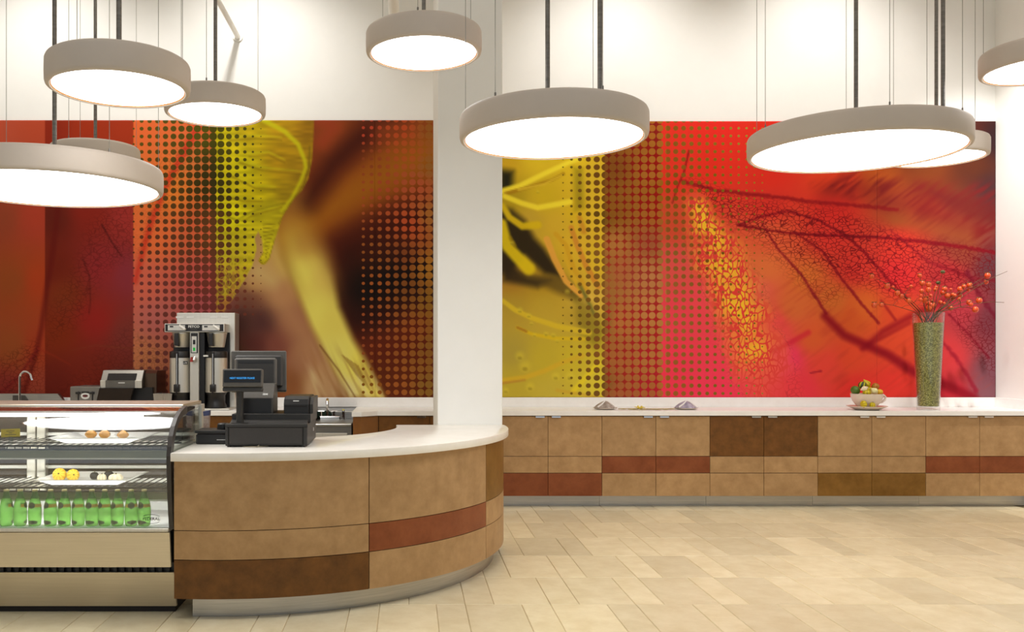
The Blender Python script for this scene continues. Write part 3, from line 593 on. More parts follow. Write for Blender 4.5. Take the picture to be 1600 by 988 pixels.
def mural_mat():
    m, nt, b = newmat('mural_print'); N, L = nt.nodes.new, nt.links.new
    def attr(n):
        a = N('ShaderNodeAttribute'); a.attribute_name = n; return a
    def math_(op, a, b_=None, c=None):
        n = N('ShaderNodeMath'); n.operation = op
        for i, v in enumerate((a, b_, c)):
            if v is None: continue
            if isinstance(v, (int, float)): n.inputs[i].default_value = v
            else: L(v, n.inputs[i])
        return n.outputs[0]
    base, dot, net, uv = attr('print_base'), attr('print_dot'), attr('print_net'), attr('print_uv')
    sep = N('ShaderNodeSeparateXYZ'); L(uv.outputs['Vector'], sep.inputs[0])
    fx = math_('SUBTRACT', math_('FRACT', sep.outputs[0]), .5); fy = math_('SUBTRACT', math_('FRACT', sep.outputs[1]), .5)
    d = math_('SQRT', math_('ADD', math_('MULTIPLY', fx, fx), math_('MULTIPLY', fy, fy)))
    inside = math_('SUBTRACT', base.outputs['Alpha'], d)
    mr = N('ShaderNodeMapRange'); mr.inputs['From Min'].default_value = -.035; mr.inputs['From Max'].default_value = .035; L(inside, mr.inputs[0])
    fac = math_('MULTIPLY', mr.outputs[0], math_('GREATER_THAN', base.outputs['Alpha'], .02))
    mx = N('ShaderNodeMix'); mx.data_type = 'RGBA'; L(fac, mx.inputs[0]); L(base.outputs['Color'], mx.inputs['A']); L(dot.outputs['Color'], mx.inputs['B'])
    tc = N('ShaderNodeTexCoord'); nz = N('ShaderNodeTexNoise'); nz.inputs['Scale'].default_value = 5; L(tc.outputs['Object'], nz.inputs['Vector'])
    va = N('ShaderNodeVectorMath'); va.operation = 'MULTIPLY_ADD'; L(nz.outputs['Color'], va.inputs[0]); va.inputs[1].default_value = (.14, .14, .14); L(tc.outputs['Object'], va.inputs[2])
    vo = N('ShaderNodeTexVoronoi'); vo.feature = 'DISTANCE_TO_EDGE'; vo.inputs['Scale'].default_value = 23
    mp = N('ShaderNodeMapping'); mp.inputs['Rotation'].default_value = (0, R(35), 0); mp.inputs['Scale'].default_value = (.8, 1, 1.25); L(va.outputs[0], mp.inputs['Vector']); L(mp.outputs[0], vo.inputs['Vector'])
    vo2 = N('ShaderNodeTexVoronoi'); vo2.feature = 'DISTANCE_TO_EDGE'; vo2.inputs['Scale'].default_value = 15
    mp2 = N('ShaderNodeMapping'); mp2.inputs['Rotation'].default_value = (0, R(-18), 0); mp2.inputs['Scale'].default_value = (1.35, 1, .8); L(va.outputs[0], mp2.inputs['Vector']); L(mp2.outputs[0], vo2.inputs['Vector'])
    big = math_('GREATER_THAN', dot.outputs['Alpha'], .08)
    dd = math_('ADD', math_('MULTIPLY', vo.outputs['Distance'], math_('SUBTRACT', 1, big)), math_('MULTIPLY', vo2.outputs['Distance'], big))
    e = math_('SUBTRACT', dot.outputs['Alpha'], dd)
    mr2 = N('ShaderNodeMapRange'); mr2.inputs['From Min'].default_value = -.03; mr2.inputs['From Max'].default_value = .03; L(e, mr2.inputs[0])
    vf = math_('MULTIPLY', mr2.outputs[0], net.outputs['Alpha'])
    vf = math_('MULTIPLY', vf, math_('SUBTRACT', 1, math_('MULTIPLY', fac, .6)))
    mx2 = N('ShaderNodeMix'); mx2.data_type = 'RGBA'; L(vf, mx2.inputs[0]); L(mx.outputs['Result'], mx2.inputs['A']); L(net.outputs['Color'], mx2.inputs['B'])
    L(mx2.outputs['Result'], b.inputs['Base Color']); b.inputs['Roughness'].default_value = .6; b.inputs['Specular IOR Level'].default_value = .1
    return m
M['mural'] = mural_mat()
PXM = WB / F
MG = 1.0                                              # ink density of the print
def mural_panel(parent, x0, x1, y0, y1, fn, step=2.0):
    nx, ny = int(round((x1 - x0) / step)) + 1, int(round((y1 - y0) / step)) + 1
    xs, ys = np.linspace(x0, x1, nx), np.linspace(y0, y1, ny)
    px, py = np.meshgrid(xs, ys); p = fn(px, py)
    yf = WB - .012
    co = np.stack([(px - XC) * PXM, np.full(px.shape, yf), H - (py - YH) * PXM], -1).reshape(-1, 3)
    ii = np.arange(nx * ny).reshape(ny, nx)
    q = np.stack([ii[:-1, :-1], ii[1:, :-1], ii[1:, 1:], ii[:-1, 1:]], -1).reshape(-1, 4)
    ring = np.concatenate([ii[0, :], ii[1:, -1], ii[-1, -2::-1], ii[-2:0:-1, 0]])
    back = co[ring].copy(); back[:, 1] = WB - .001; nb = len(co)
    co = np.concatenate([co, back]); m = len(ring); k = np.arange(m)
    sk = np.stack([ring, ring[(k + 1) % m], nb + (k + 1) % m, nb + k], -1)
    faces = np.concatenate([q, sk])
    me = bpy.data.meshes.new('panel'); me.vertices.add(len(co)); me.vertices.foreach_set('co', co.ravel())
    me.loops.add(faces.size); me.loops.foreach_set('vertex_index', faces.ravel().astype(np.int32))
    me.polygons.add(len(faces)); me.polygons.foreach_set('loop_start', np.arange(0, faces.size, 4, dtype=np.int32)); me.polygons.foreach_set('loop_total', np.full(len(faces), 4, np.int32))
    me.update(calc_edges=True); me.validate()
    def fca(name, rgb, a):
        v = np.concatenate([np.concatenate([s2l(np.clip(rgb, 0, 255)) * MG, a[..., None]], -1).reshape(-1, 4), np.zeros((m, 4))])
        v[nb:] = v[ring]
        at_ = me.attributes.new(name, 'FLOAT_COLOR', 'POINT'); at_.data.foreach_set('color', v.ravel().astype(np.float32))
    fca('print_base', p.C, p.rad); fca('print_dot', p.dot, p.thick); fca('print_net', p.net, p.vein)
    uv = np.zeros((len(co), 3), np.float32); uv[:nb, 0] = p.u.ravel(); uv[:nb, 1] = p.v.ravel(); uv[nb:] = uv[ring]
    a3 = me.attributes.new('print_uv', 'FLOAT_VECTOR', 'POINT'); a3.data.foreach_set('vector', uv.ravel())
    return obj('panel', me, 'mural', parent)
ml = thing('wall_mural', 'large print of dark red leaf, green petal and dots, left of the column', 'mural', at(300, 621, WB - .012))
mural_panel(ml, -120, 586, 188.5, 621.5, paint_left); mural_panel(ml, 586, 690, 188.5, 621.5, paint_left)
mr_ = thing('wall_mural', 'large print of yellow flower and bright red leaf, right of the column', 'mural', at(1100, 621, WB - .012))
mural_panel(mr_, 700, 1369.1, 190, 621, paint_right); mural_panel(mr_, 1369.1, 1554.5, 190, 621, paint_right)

# ------------------------------------------------------------------ curved service counter
CC = (-1.05, 6.54)
def aX(x, r, sgn=-1): return sgn * math.acos((x - CC[0]) / r)
base = thing('service_counter', 'curved front counter base with big tan and brown panels', 'counter', (-.6, 5.3, 0))
aL, a1, a2, aR = aX(-1.262, 1.735), R(-61.4), R(-26.7), R(4.4)
obj('carcass', MB().sector(CC, 1.25, 1.713, aL + .002, aR, .112, .853, 40), 'carcass', base)
g = .0016
cols = [(aL, a1, ('tan', 'tan', 'dark')), (a1, a2, ('tan', 'red', 'tan')), (a2, aR, ('olive', 'tan', 'tan'))]
for (b0, b1, mats) in cols:
    for (z0, z1), m in zip(((.481, .851), (.323, .477), (.112, .319)), mats):
        o = obj('panel', MB().sector(CC, 1.714, 1.735, b0 + g, b1 - g, z0, z1, 24), m, base)
        if m != 'tan': o['label'] = {'dark': 'dark brown panel', 'red': 'reddish brown panel', 'olive': 'olive brown panel'}[m]
obj('toe_kick', MB().sector(CC, 1.64, 1.665, aX(-1.174, 1.665), aR, 0, .112, 48), 'steel', base)['label'] = 'brushed steel curved toe kick'
n = 48; ro, ri = 1.77, .97
pts = [(CC[0] + ro * math.cos(a), CC[1] + ro * math.sin(a)) for a in np.linspace(aX(-1.27, ro), math.asin(.14 / ro), n)]
pts += [(CC[0] + ri * math.cos(a), CC[1] + ri * math.sin(a)) for a in np.linspace(math.asin(.14 / ri), aX(-1.27, ri), n)]
top = MB().prism(pts, .8535, .9, bev=.004); top.sm = True
tag(obj('counter_worktop', top, 'quartz', loc=(-.6, 5.3, .8535)), 'curved cream stone worktop on the front service counter', 'worktop')

# ------------------------------------------------------------------ back counter: right run
YF = 8.34; DW = .5017; X0 = 1.298
bands = ((.848, .478), (.474, .322), (.318, .107))
def cabinet(xa, xm, xb, mats, label, handles=True, group=None, toe='steel', single=False):
    t = thing('base_cabinet', label, 'cabinet', ((xa + xb) / 2, YF + .3, 0), group)
    obj('carcass', MB().box(xa + .001, xb - .001, YF + .022, WB - .001, .11, .855), 'carcass', t)
    obj('toe_kick', MB().box(xa + .001, xb - .001, YF + .1, YF + .115, 0, .11), 'steel', t)
    doors = [(xa, xb, 1)] if single else [(xa, xm, 1), (xm, xb, -1)]
    for d0, d1, side in doors:
        d = obj('door', MB().box(d0 + .004, d1 - .004, YF + .006, YF + .021, .108, .85), 'carcass', t)
        for (z1, z0), m in zip(bands, mats):
            o = obj('panel', MB().box(d0 + .0018, d1 - .0018, YF - .012, YF + .006, z0, z1, .0012), m, d)
            if m != 'tan': o['label'] = {'dark': 'dark brown panel', 'red': 'reddish brown panel', 'olive': 'olive brown panel'}[m]
        if handles:
            hx = d1 - .075 if side > 0 else d0 + .075
            obj('handle', MB().box(hx - .042, hx + .042, YF - .032, YF - .008, .836, .851, .001), 'chrome', d)
    return t
S = [X0 + DW * k for k in range(-1, 10)]
S[0] = .72; S[10] = WR - .004
looks = [(('tan', 'tan', 'red'), 'tan double door cabinet with red brown bottom band, nearest the column'),
         (('tan', 'red', 'tan'), 'tan double door cabinet with red brown middle band, under the folded napkins'),
         (('dark', 'tan', 'tan'), 'double door cabinet with dark brown top panels over tan bands'),
         (('tan', 'tan', 'olive'), 'tan double door cabinet with olive brown bottom band, under the gourd cup'),
         (('tan', 'red', 'tan'), 'tan double door cabinet with brown middle band, under the tall vase')]
for k, (mats, lab) in enumerate(looks): cabinet(S[2*k], S[2*k+1], S[2*k+2], mats, lab)
cabinet(-.276, 0, .197, ('dark', 'dark', 'dark'), 'dark brown single door cabinet behind the counter, right of the small sink', single=True)
cabinet(.197, .4, .719, ('dark', 'dark', 'dark'), 'dark brown cabinet mostly hidden behind the white column', single=True)
# angled end panel beside the sink
cc = thing('corner_cabinet', 'narrow brown corner cabinet with angled front beside the small sink', 'cabinet', (-.4, 8.5, 0))
obj('carcass', MB().prism([(-.505, 8.20), (-.425, 8.22), (-.279, 8.345), (-.279, WB - .001), (-.505, WB - .001)], .11, .855), 'carcass', cc)
obj('panel', MB().prism([(-.505, 8.182), (-.43, 8.192), (-.28, 8.325), (-.28, 8.343), (-.428, 8.218), (-.505, 8.198)], .11, .85), P('amber_brown_veneer', (120, 72, 20), .4, c2=(136, 86, 30), scale=6, bump=.05), cc)
obj('toe_kick', MB().box(-.5, -.28, 8.42, 8.44, 0, .11), 'steel', cc)
wt = thing('back_worktop', 'long white stone worktop with low splashback along the wall right of the sink', 'worktop', (2.6, 8.6, .855))
obj('slab', MB().prism([(-.515, 8.155), (-.425, 8.17), (-.285, 8.30), (WR - .002, 8.30), (WR - .002, WB - .022), (-.515, WB - .022)], .8555, .9, bev=.003), 'quartz_white', wt)
obj('splashback', MB().box(-.515, WR - .002, WB - .021, WB - .001, .8995, .994, .002), 'quartz_white', wt)
obj('side_splash', MB().box(WR - .021, WR - .001, 8.305, WB - .022, .9, .994, .002), 'quartz_white', wt)

# left run: worktop, cabinets hidden below, two steel sinks
lw = thing('back_worktop', 'white stone worktop and splashback behind the coffee brewer', 'worktop', (-2.4, 8.6, .855))
obj('slab', MB().box(-3.4, -.905, 8.30, WB - .022, .8555, .9, .003), 'quartz_white', lw)
obj('splashback', MB().box(-3.4, -.515, WB - .021, WB - .001, .8995, .994, .002), 'quartz_white', lw)
for k in range(2):
    xa = -1.902 + k * .498
    cabinet(xa, xa + .25, xa + .497, ('dark', 'dark', 'dark'), 'dark brown base cabinet under the white worktop, ' + ('below the brewer' if k == 0 else 'next to the hand sink'), single=True, handles=False)
def gooseneck(t, x, y, z, h, r, reach, m='chrome', dx=1.0):
    pts = [(x, y, z), (x, y, z + h - reach)] + [(x + dx * reach * (1 - math.cos(a)), y - .25 * reach * (1 - math.cos(a)), z + h - reach + reach * math.sin(a)) for a in np.linspace(.25, math.pi, 9)]
    e = Vector(pts[-1]); pts.append((e.x + .01 * dx, e.y, e.z - reach * .35)); obj('spout', MB().tube(pts, r, 10), m, t)
    obj('base_ring', MB().tube([(x, y, z), (x, y, z + .02)], r * 2.2, 14), m, t)
sk = thing('steel_sink', 'stainless sink with high sloped splash at the far left behind the display case', 'sink', (-3.68, 8.55, 0))
obj('cabinet_body', MB().box(-4.4, -3.41, 8.32, WB - .001, .0, .87), 'steel', sk)
obj('rim', MB().box(-4.4, -3.405, 8.28, WB - .001, .87, .9, .004), 'steel', sk)
obj('splash', MB().prism([(-4.4, .9), (-3.35, .9), (-3.46, 1.035), (-4.4, 1.035)], 8.84, 8.90, 'y'), 'steel', sk)
obj('splash_side', MB().prism([(-3.9, .905), (-3.7, .905), (-3.78, 1.02), (-3.9, 1.02)], 8.83, 8.845, 'y'), 'char2', sk)
obj('wall_strip', MB().box(-4.4, -3.403, WB - .021, WB - .001, .9, .994), 'quartz_white', sk)
ft = thing('gooseneck_faucet', 'tall chrome gooseneck faucet over the far left sink', 'faucet', (-3.73, 8.6, .9))
gooseneck(ft, -3.73, 8.6, .9, .36, .011, .062)
s2 = thing('steel_sink', 'small stainless hand sink behind the cash register, right of the printer', 'sink', (-.71, 8.6, 0))
obj('body', MB().box(-.9, -.52, 8.25, WB - .03, .0, .765, .004), 'steel', s2)
obj('deck', MB().box(-.9, -.52, 8.22, WB - .03, .765, .785, .006), 'steel', s2)
obj('splash', MB().box(-.9, -.52, 8.86, 8.90, .785, .858, .004), 'steel', s2)
obj('drawer_front', MB().box(-.88, -.56, 8.235, 8.25, .56, .70, .004), 'steel_sat', s2)
obj('overflow_knob', MB().tube([(-.75, 8.234, .655), (-.75, 8.222, .655)], .012, 12), 'black', s2)
f2 = thing('mixer_faucet', 'small chrome faucet with two cross handles on the hand sink', 'faucet', (-.79, 8.7, .785))
obj('bridge', MB().box(-.86, -.66, 8.67, 8.73, .785, .825, .008, 2), 'chrome', f2)
obj('spout', MB().tube([(-.785, 8.7, .82), (-.785, 8.7, .96), (-.783, 8.68, .985), (-.78, 8.64, .99), (-.778, 8.60, .97), (-.777, 8.59, .94)], .013, 10), 'chrome', f2)
for hx in (-.845, -.72):
    obj('handle', MB().tube([(hx, 8.7, .825), (hx, 8.7, .87)], .012, 10).tube([(hx - .03, 8.7, .872), (hx + .03, 8.7, .872)], .007, 8), 'chrome', f2)
obj('sprayer', MB().tube([(-.63, 8.7, .785), (-.63, 8.7, .87), (-.63, 8.69, .885)], .013, 10), 'chrome', f2)
cl = MB()
cl.prism([(-.905, .79), (-.765, .79), (-.755, .83), (-.77, .862), (-.82, .868), (-.905, .862)], 8.80, 8.855, 'y', .012); cl.sm = True
tag(obj('dish_cloth', cl, 'towel', loc=(-.83, 8.83, .79)), 'dark green cloth leaning on the hand sink splash', 'cloth')

# ------------------------------------------------------------------ pendant lamps
def lamp(X, Y, h, rad, label, rods, cables):
    z = H + h; ro = rad + .028; t = thing('pendant_lamp', label, 'lamp', (X, Y, z - .012), 'white disc pendant lamps')
    prof = [(rad, z + .004), (rad + .001, z - .004), (rad + .006, z - .009), (rad + .014, z - .008), (ro - .004, z - .001), (ro, z + .012), (ro + .001, z + .06), (ro, z + .108), (ro - .006, z + .122), (ro - .018, z + .130), (ro - .05, z + .133), (.02, z + .134)]
    obj('drum', MB().lathe(prof, (X, Y, 0), 72), 'drum', t, angle=60)
    obj('rim_ring', MB().lathe([(rad - .0035, z - .0015), (rad + .0005, z - .0045), (rad + .0005, z + .003), (rad - .0035, z + .003)], (X, Y, 0), 72, close=True), 'ring', t)
    obj('diffuser', MB().lathe([(rad - .003, z + .003), (rad - .003, z), (rad * .5, z - .002), (.01, z - .003)], (X, Y, 0), 72), 'diffuser', t)
    for dx, dy in rods:
        obj('rod', MB().tube([(X + dx, Y + dy, z + .13), (X + dx, Y + dy, CE)], .0125, 10), 'rod', t)
        obj('canopy', MB().tube([(X + dx, Y + dy, CE - .03), (X + dx, Y + dy, CE)], .06, 20), 'white_paint', t)
    for a in cables:
        x, y = X + (ro - .03) * math.cos(a), Y + (ro - .03) * math.sin(a)
        obj('cable', MB().tube([(x, y, z + .128), (x, y, CE)], .0018, 5), 'cable', t)
        obj('cable_grip', MB().tube([(x, y, z + .126), (x, y, z + .15)], .005, 8), 'rod', t)
c3 = lambda o: [o, o + 2.094, o + 4.189]
lamp(-1.38, 4.273, 1.265, .305, 'small disc lamp highest of the three clustered at upper left', [(.0, .0)], c3(.5))
lamp(-1.292, 6.001, 1.606, .305, 'small disc lamp just right of the upper left lamp, against the green petal', [(0, 0)], c3(.55))
lamp(.089, 5.164, 1.732, .305, 'small disc lamp at top middle beside the column', [(0, 0)], c3(.4))
lamp(.752, 4.66, 1.118, .457, 'medium disc lamp in the middle, overlapping the column', [(-.02, .05), (.24, -.02)], c3(.9) + [3.9])
lamp(2.807, 5.628, 1.265, .61, 'largest disc lamp on the right over the red leaf print', [(-.02, -.05), (.48, -.12)], c3(.35) + c3(1.2))
lamp(-2.095, 5.25, .964, .61, 'large low disc lamp cut by the left edge', [(0.03, -.02), (-.5, .0)], c3(.3) + [5.6])
lamp(-2.41, 6.9, 1.46, .305, 'small disc lamp hidden behind the large low left lamp', [(0, 0)], c3(.2))
lamp(3.83, 6.5, 1.42, .305, 'small disc lamp mostly hidden behind the largest right lamp', [(0, 0)], c3(.1))
lamp(3.89, 5.5, 1.742, .305, 'disc lamp cut by the right edge near the top', [(.02, 0)], c3(.5))

# ------------------------------------------------------------------ refrigerated display case
cx0, cx1 = -3.22, -1.293
dc = thing('display_case', 'steel and curved glass display case at left, end of the service counter', 'display case', (-2.25, 5.2, 0))
obj('plinth', MB().box(cx0 + .03, cx1 - .0, 4.97, 5.55, 0, .05), 'void', dc)
obj('cabinet_body', MB().box(cx0 + .01, cx1 - .002, 4.985, 5.55, .05, .462), 'void', dc)
obj('lower_panel', MB().prism([(4.955, .034), (4.905, .232), (4.925, .232), (4.975, .034)], cx0, cx1 + .012, 'x', .002), 'steel_h', dc)
obj('upper_panel', MB().prism([(4.875, .268), (4.845, .462), (4.865, .462), (4.895, .268)], cx0, cx1 + .002, 'x', .002), 'steel_h', dc)
vb = MB()
for k in range(46): vb.box(cx0 + .02 + k * .0415, cx0 + .04 + k * .0415, 4.925, 4.99, .225, .275)
vb.box(cx0 + .01, cx1 - .002, 4.945, 4.99, .22, .28)
obj('vent_grille', vb, 'black', dc)['kind'] = 'stuff'
obj('sill_rail', MB().box(cx0, cx1, 4.835, 4.875, .466, .487, .004), 'steel_sat', dc)
obj('deck', MB().box(cx0 + .02, cx1 - .005, 4.87, 5.46, .462, .48), 'liner', dc)
obj('rear_liner', MB().box(cx0 + .02, cx1 - .005, 5.455, 5.475, .48, .535), 'liner', dc)
obj('rear_rail', MB().box(cx0 + .02, cx1 - .005, 5.445, 5.475, .535, .565), 'black', dc)
for xa, xb in ((cx0 + .03, -2.30), (-2.22, cx1 - .01)):
    obj('rear_door', MB().box(xa, xb, 5.46, 5.475, .565, 1.11), 'backglass', dc)
for xm in (-2.275, -2.215): obj('mullion', MB().box(xm - .026, xm + .026, 5.40, 5.455, .565, 1.10, .004), 'steel_sat', dc)
prof = [(4.852, .487), (4.83, .6), (4.812, .72), (4.803, .82), (4.801, .88), (4.812, .93), (4.842, .985), (4.885, 1.035), (4.945, 1.077), (5.02, 1.106), (5.10, 1.123), (5.16, 1.130)]
obj('front_glass', MB().sheet(prof, cx0, cx1 - .004, .006), 'glass', dc)
obj('top_panel', MB().box(cx0, cx1, 5.15, 5.6, 1.118, 1.138, .004), 'steel_h', dc)
obj('top_rail', MB().box(cx0, cx1, 5.16, 5.2, 1.088, 1.118, .003), P('dark_red_brown_rail', (48, 24, 20), .6, c2=(56, 30, 24), scale=6, spec=.2), dc)
obj('light_tube', MB().tube([(cx0 + .1, 5.215, 1.075), (cx1 - .25, 5.215, 1.075)], .011, 10), 'tube', dc)
M['frame_brown'] = P('dark_bronze_frame', (52, 46, 42), .4, c2=(60, 54, 49), scale=12)
M['endglass'] = thin_glass('end_glass', (.9, .93, .9, 1), 1.2)
for xs in ((cx1 - .003, cx1 + .02), (cx0 - .02, cx0 + .003)):
    inner = [(5.16, 1.085), (5.09, 1.082), (5.03, 1.068), (4.965, 1.042), (4.915, 1.002), (4.88, .955), (4.862, .91), (4.86, .82), (4.868, .72), (4.885, .6), (4.90, .487)]
    obj('end_frame', MB().prism(list(prof) + inner, xs[0], xs[1], 'x'), 'frame_brown', dc)
    obj('end_glass', MB().prism([(4.9, .487), (5.56, .487), (5.56, 1.11), (5.15, 1.086), (5.03, 1.07), (4.965, 1.044), (4.915, 1.004), (4.88, .957), (4.865, .82), (4.887, .6)], xs[0] + .008, xs[0] + .014, 'x'), 'endglass', dc)
    obj('end_post', MB().box(xs[0], xs[1], 5.52, 5.6, .1, 1.118), 'steel_sat', dc)
def shelf(z, y0):
    f = MB(); f.tube([(cx0 + .04, y0, z), (cx1 - .03, y0, z)], .0062, 6); f.tube([(cx0 + .04, y0 - .006, z - .02), (cx1 - .03, y0 - .006, z - .02)], .0055, 6)
    f.tube([(cx0 + .04, 5.42, z), (cx1 - .03, 5.42, z)], .005, 6); f.tube([(cx0 + .04, 5.22, z - .006), (cx1 - .03, 5.22, z - .006)], .005, 6)
    n = 44
    for k in range(n):
        x = cx0 + .05 + (cx1 - cx0 - .09) * k / (n - 1); f.tube([(x, 5.42, z + .004), (x, y0, z + .004), (x, y0 - .006, z - .02)], .0032, 5)
    obj('wire_shelf', f, 'black', dc)['label'] = 'black wire shelf'
    obj('price_strip', MB().box(cx0 + .04, cx1 - .025, y0 + .012, y0 + .03, z - .068, z - .027, .002), 'greygreen', dc)
    obj('shelf_lip', MB().box(cx0 + .05, cx1 - .03, y0 + .012, y0 + .03, z - .077, z - .0685), 'white_paint', dc)
    obj('shelf_light', MB().tube([(cx0 + .05, y0 + .046, z - .05), (cx1 - .03, y0 + .046, z - .05)], .009, 8), 'tube', dc)
    for xe in (cx1 - .018, -2.245, cx0 + .03): obj('shelf_bracket', MB().prism([(5.0, z - .07), (5.45, z - .05), (5.45, z - .008), (5.0, z - .008)], xe - .004, xe + .004, 'x'), 'steel_sat', dc)
shelf(.917, 4.985); shelf(.682, 5.005)
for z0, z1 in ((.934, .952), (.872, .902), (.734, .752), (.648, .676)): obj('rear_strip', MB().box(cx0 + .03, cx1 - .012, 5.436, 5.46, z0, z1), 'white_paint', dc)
lg = MB()                                               # oval maker's mark on the glass
px_, py_ = at(237, 811, 4.842).x, at(237, 811, 4.842).z
text('FEDERAL', .021, 'ink', dc, (px_, 4.834, py_), ext=.0003, sx=1.1, off=.0004)
for s_ in (1, -1):
    lg.tube([(px_ + .05 * math.cos(a), 4.834, py_ + s_ * (.006 + .018 * math.sin(a))) for a in np.linspace(.5, math.pi - .5, 9)], .0012, 4)
obj('logo_arcs', lg, 'ink', dc)

# bottles on the deck
def bottle():
    t = thing('glass_bottle', 'green glass water bottle in the row on the case deck', 'bottle', (0, 0, 0))
    pr = [(.004, .003), (.028, 0), (.033, .006), (.035, .03), (.0362, .07), (.035, .1), (.030, .13), (.022, .152), (.016, .168), (.0135, .182), (.0125, .188), (.0125, .192)]
    obj('body', MB().lathe(pr, n=24), 'bottle', t)
    obj('foil', MB().lathe([(.0228, .152), (.0168, .168), (.0145, .182), (.0142, .188), (.0120, .189)], n=20), 'pine', t)
    obj('cap', MB().lathe([(.0135, .1895), (.0148, .190), (.0148, .197), (.012, .1995), (.003, .2)], n=18), 'cap', t)
    def patch(a0, a1, z0, z1, name, m, oval=False, extra=.0008):
        b = MB(); na, nz = 10, 5; rows = []
        for j in range(nz + 1):
            zz = z0 + (z1 - z0) * j / nz; rr = np.interp(zz, [p[1] for p in pr[1:]], [p[0] for p in pr[1:]]) + extra
            k = math.sqrt(max(0, 1 - (2 * j / nz - 1) ** 2)) if oval else 1; k = max(k, .12); mid = (a0 + a1) / 2
            rows.append([b.bm.verts.new((rr * math.cos(mid + (a0 - mid + (a1 - a0) * i / na) * k), rr * math.sin(mid + (a0 - mid + (a1 - a0) * i / na) * k), zz)) for i in range(na + 1)])
        for j in range(nz):
            for i in range(na): b.bm.faces.new((rows[j][i], rows[j][i+1], rows[j+1][i+1], rows[j+1][i]))
        b.sm = True; obj(name, b, m, t)
    f = -math.pi / 2
    patch(f - 1.5, f + 1.5, .104, .122, 'neck_band', 'label_gold')
    patch(f - 1.0, f + .1, .096, .134, 'oval_label', 'label_dark', True, .0016)
    patch(f - 1.1, f + .5, .010, .034, 'foot_label', 'label_dark', True, .0012)
    return t
b0 = bottle()
bx = [-12, 10, 31.6, 54.5, 79, 100.7, 122.5, 143.6, 163.7, 183.7, 205, 225.4]
ordn = ['half cut by the left edge', 'first fully seen from the left edge', 'second fully seen from the left', 'third fully seen from the left', 'fourth fully seen from the left', 'fifth fully seen from the left', 'sixth fully seen from the left', 'fifth from the right end', 'fourth from the right end', 'third from the right end', 'second from the right end', 'last at the right end']
for k, x in enumerate(bx):
    p = at(x, 821, 4.955); o = b0 if k == 0 else dup(b0, (0, 0, 0)); o.location = (p.x, 4.955, .4803)
    o.rotation_euler = (0, 0, [1.2, 2.2, 2.0, .3, .0, .1, -.3, .2, -.2, -.1, .75, .05][k])
    o['label'] = 'green glass bottle, ' + ordn[k]; o['group'] = 'green bottles on the case deck'

# trays and gourds inside
def tray(x0, x1, y0, y1, z, fl, label):
    b = MB(); h = .03
    def ring(e, zz): return [b.bm.verts.new(v) for v in ((x0 - e, y0 - e * .5, zz), (x1 + e, y0 - e * .5, zz), (x1 + e, y1 + e * .5, zz), (x0 - e, y1 + e * .5, zz))]
    rs = [ring(0, z), ring(fl, z + h), ring(fl + .012, z + h), ring(fl + .012, z + h + .003), ring(fl - .002, z + h + .003), ring(-.004, z + .005)]
    b.bm.faces.new(rs[0][::-1])
    for a, c in zip(rs[:-1], rs[1:]):
        for i in range(4): b.bm.faces.new((a[i], a[(i+1) % 4], c[(i+1) % 4], c[i]))
    b.bm.faces.new(rs[-1])
    return tag(obj('serving_tray', b, 'china', loc=((x0 + x1) / 2, (y0 + y1) / 2, z)), label, 'tray')
zU, zL = .9256, .6906
tray(-1.93, -1.58, 5.05, 5.36, zU, .08, 'white rectangular tray of tan gourds on the upper shelf')
tray(-2.01, -1.64, 5.05, 5.34, zL, .07, 'white rectangular tray of yellow and white gourds on the lower shelf')
GM = {'tan': gourdmat('tan_gourd', (196, 140, 44), (176, 116, 30), 1, True), 'yellow': gourdmat('yellow_gourd', (242, 206, 60), (226, 176, 28), 10), 'white': gourdmat('white_gourd', (244, 236, 210), (226, 214, 180), 9),
      'black': gourdmat('black_gourd', (34, 30, 26), (22, 18, 16), 8), 'green': gourdmat('green_gourd', (84, 118, 30), (64, 96, 26), 1, True), 'stripe': gourdmat('striped_gourd', (44, 62, 18), (186, 186, 40), 6),
      'ylw2': gourdmat('lemon_gourd', (214, 192, 14), (176, 158, 10), 8), 'cream': gourdmat('cream_gourd', (240, 234, 180), (224, 218, 150), 6), 'orange': gourdmat('orange_gourd', (190, 128, 34), (140, 84, 20), 1, True), 'rose': gourdmat('pale_gourd', (236, 222, 190), (226, 208, 172), 1, True)}
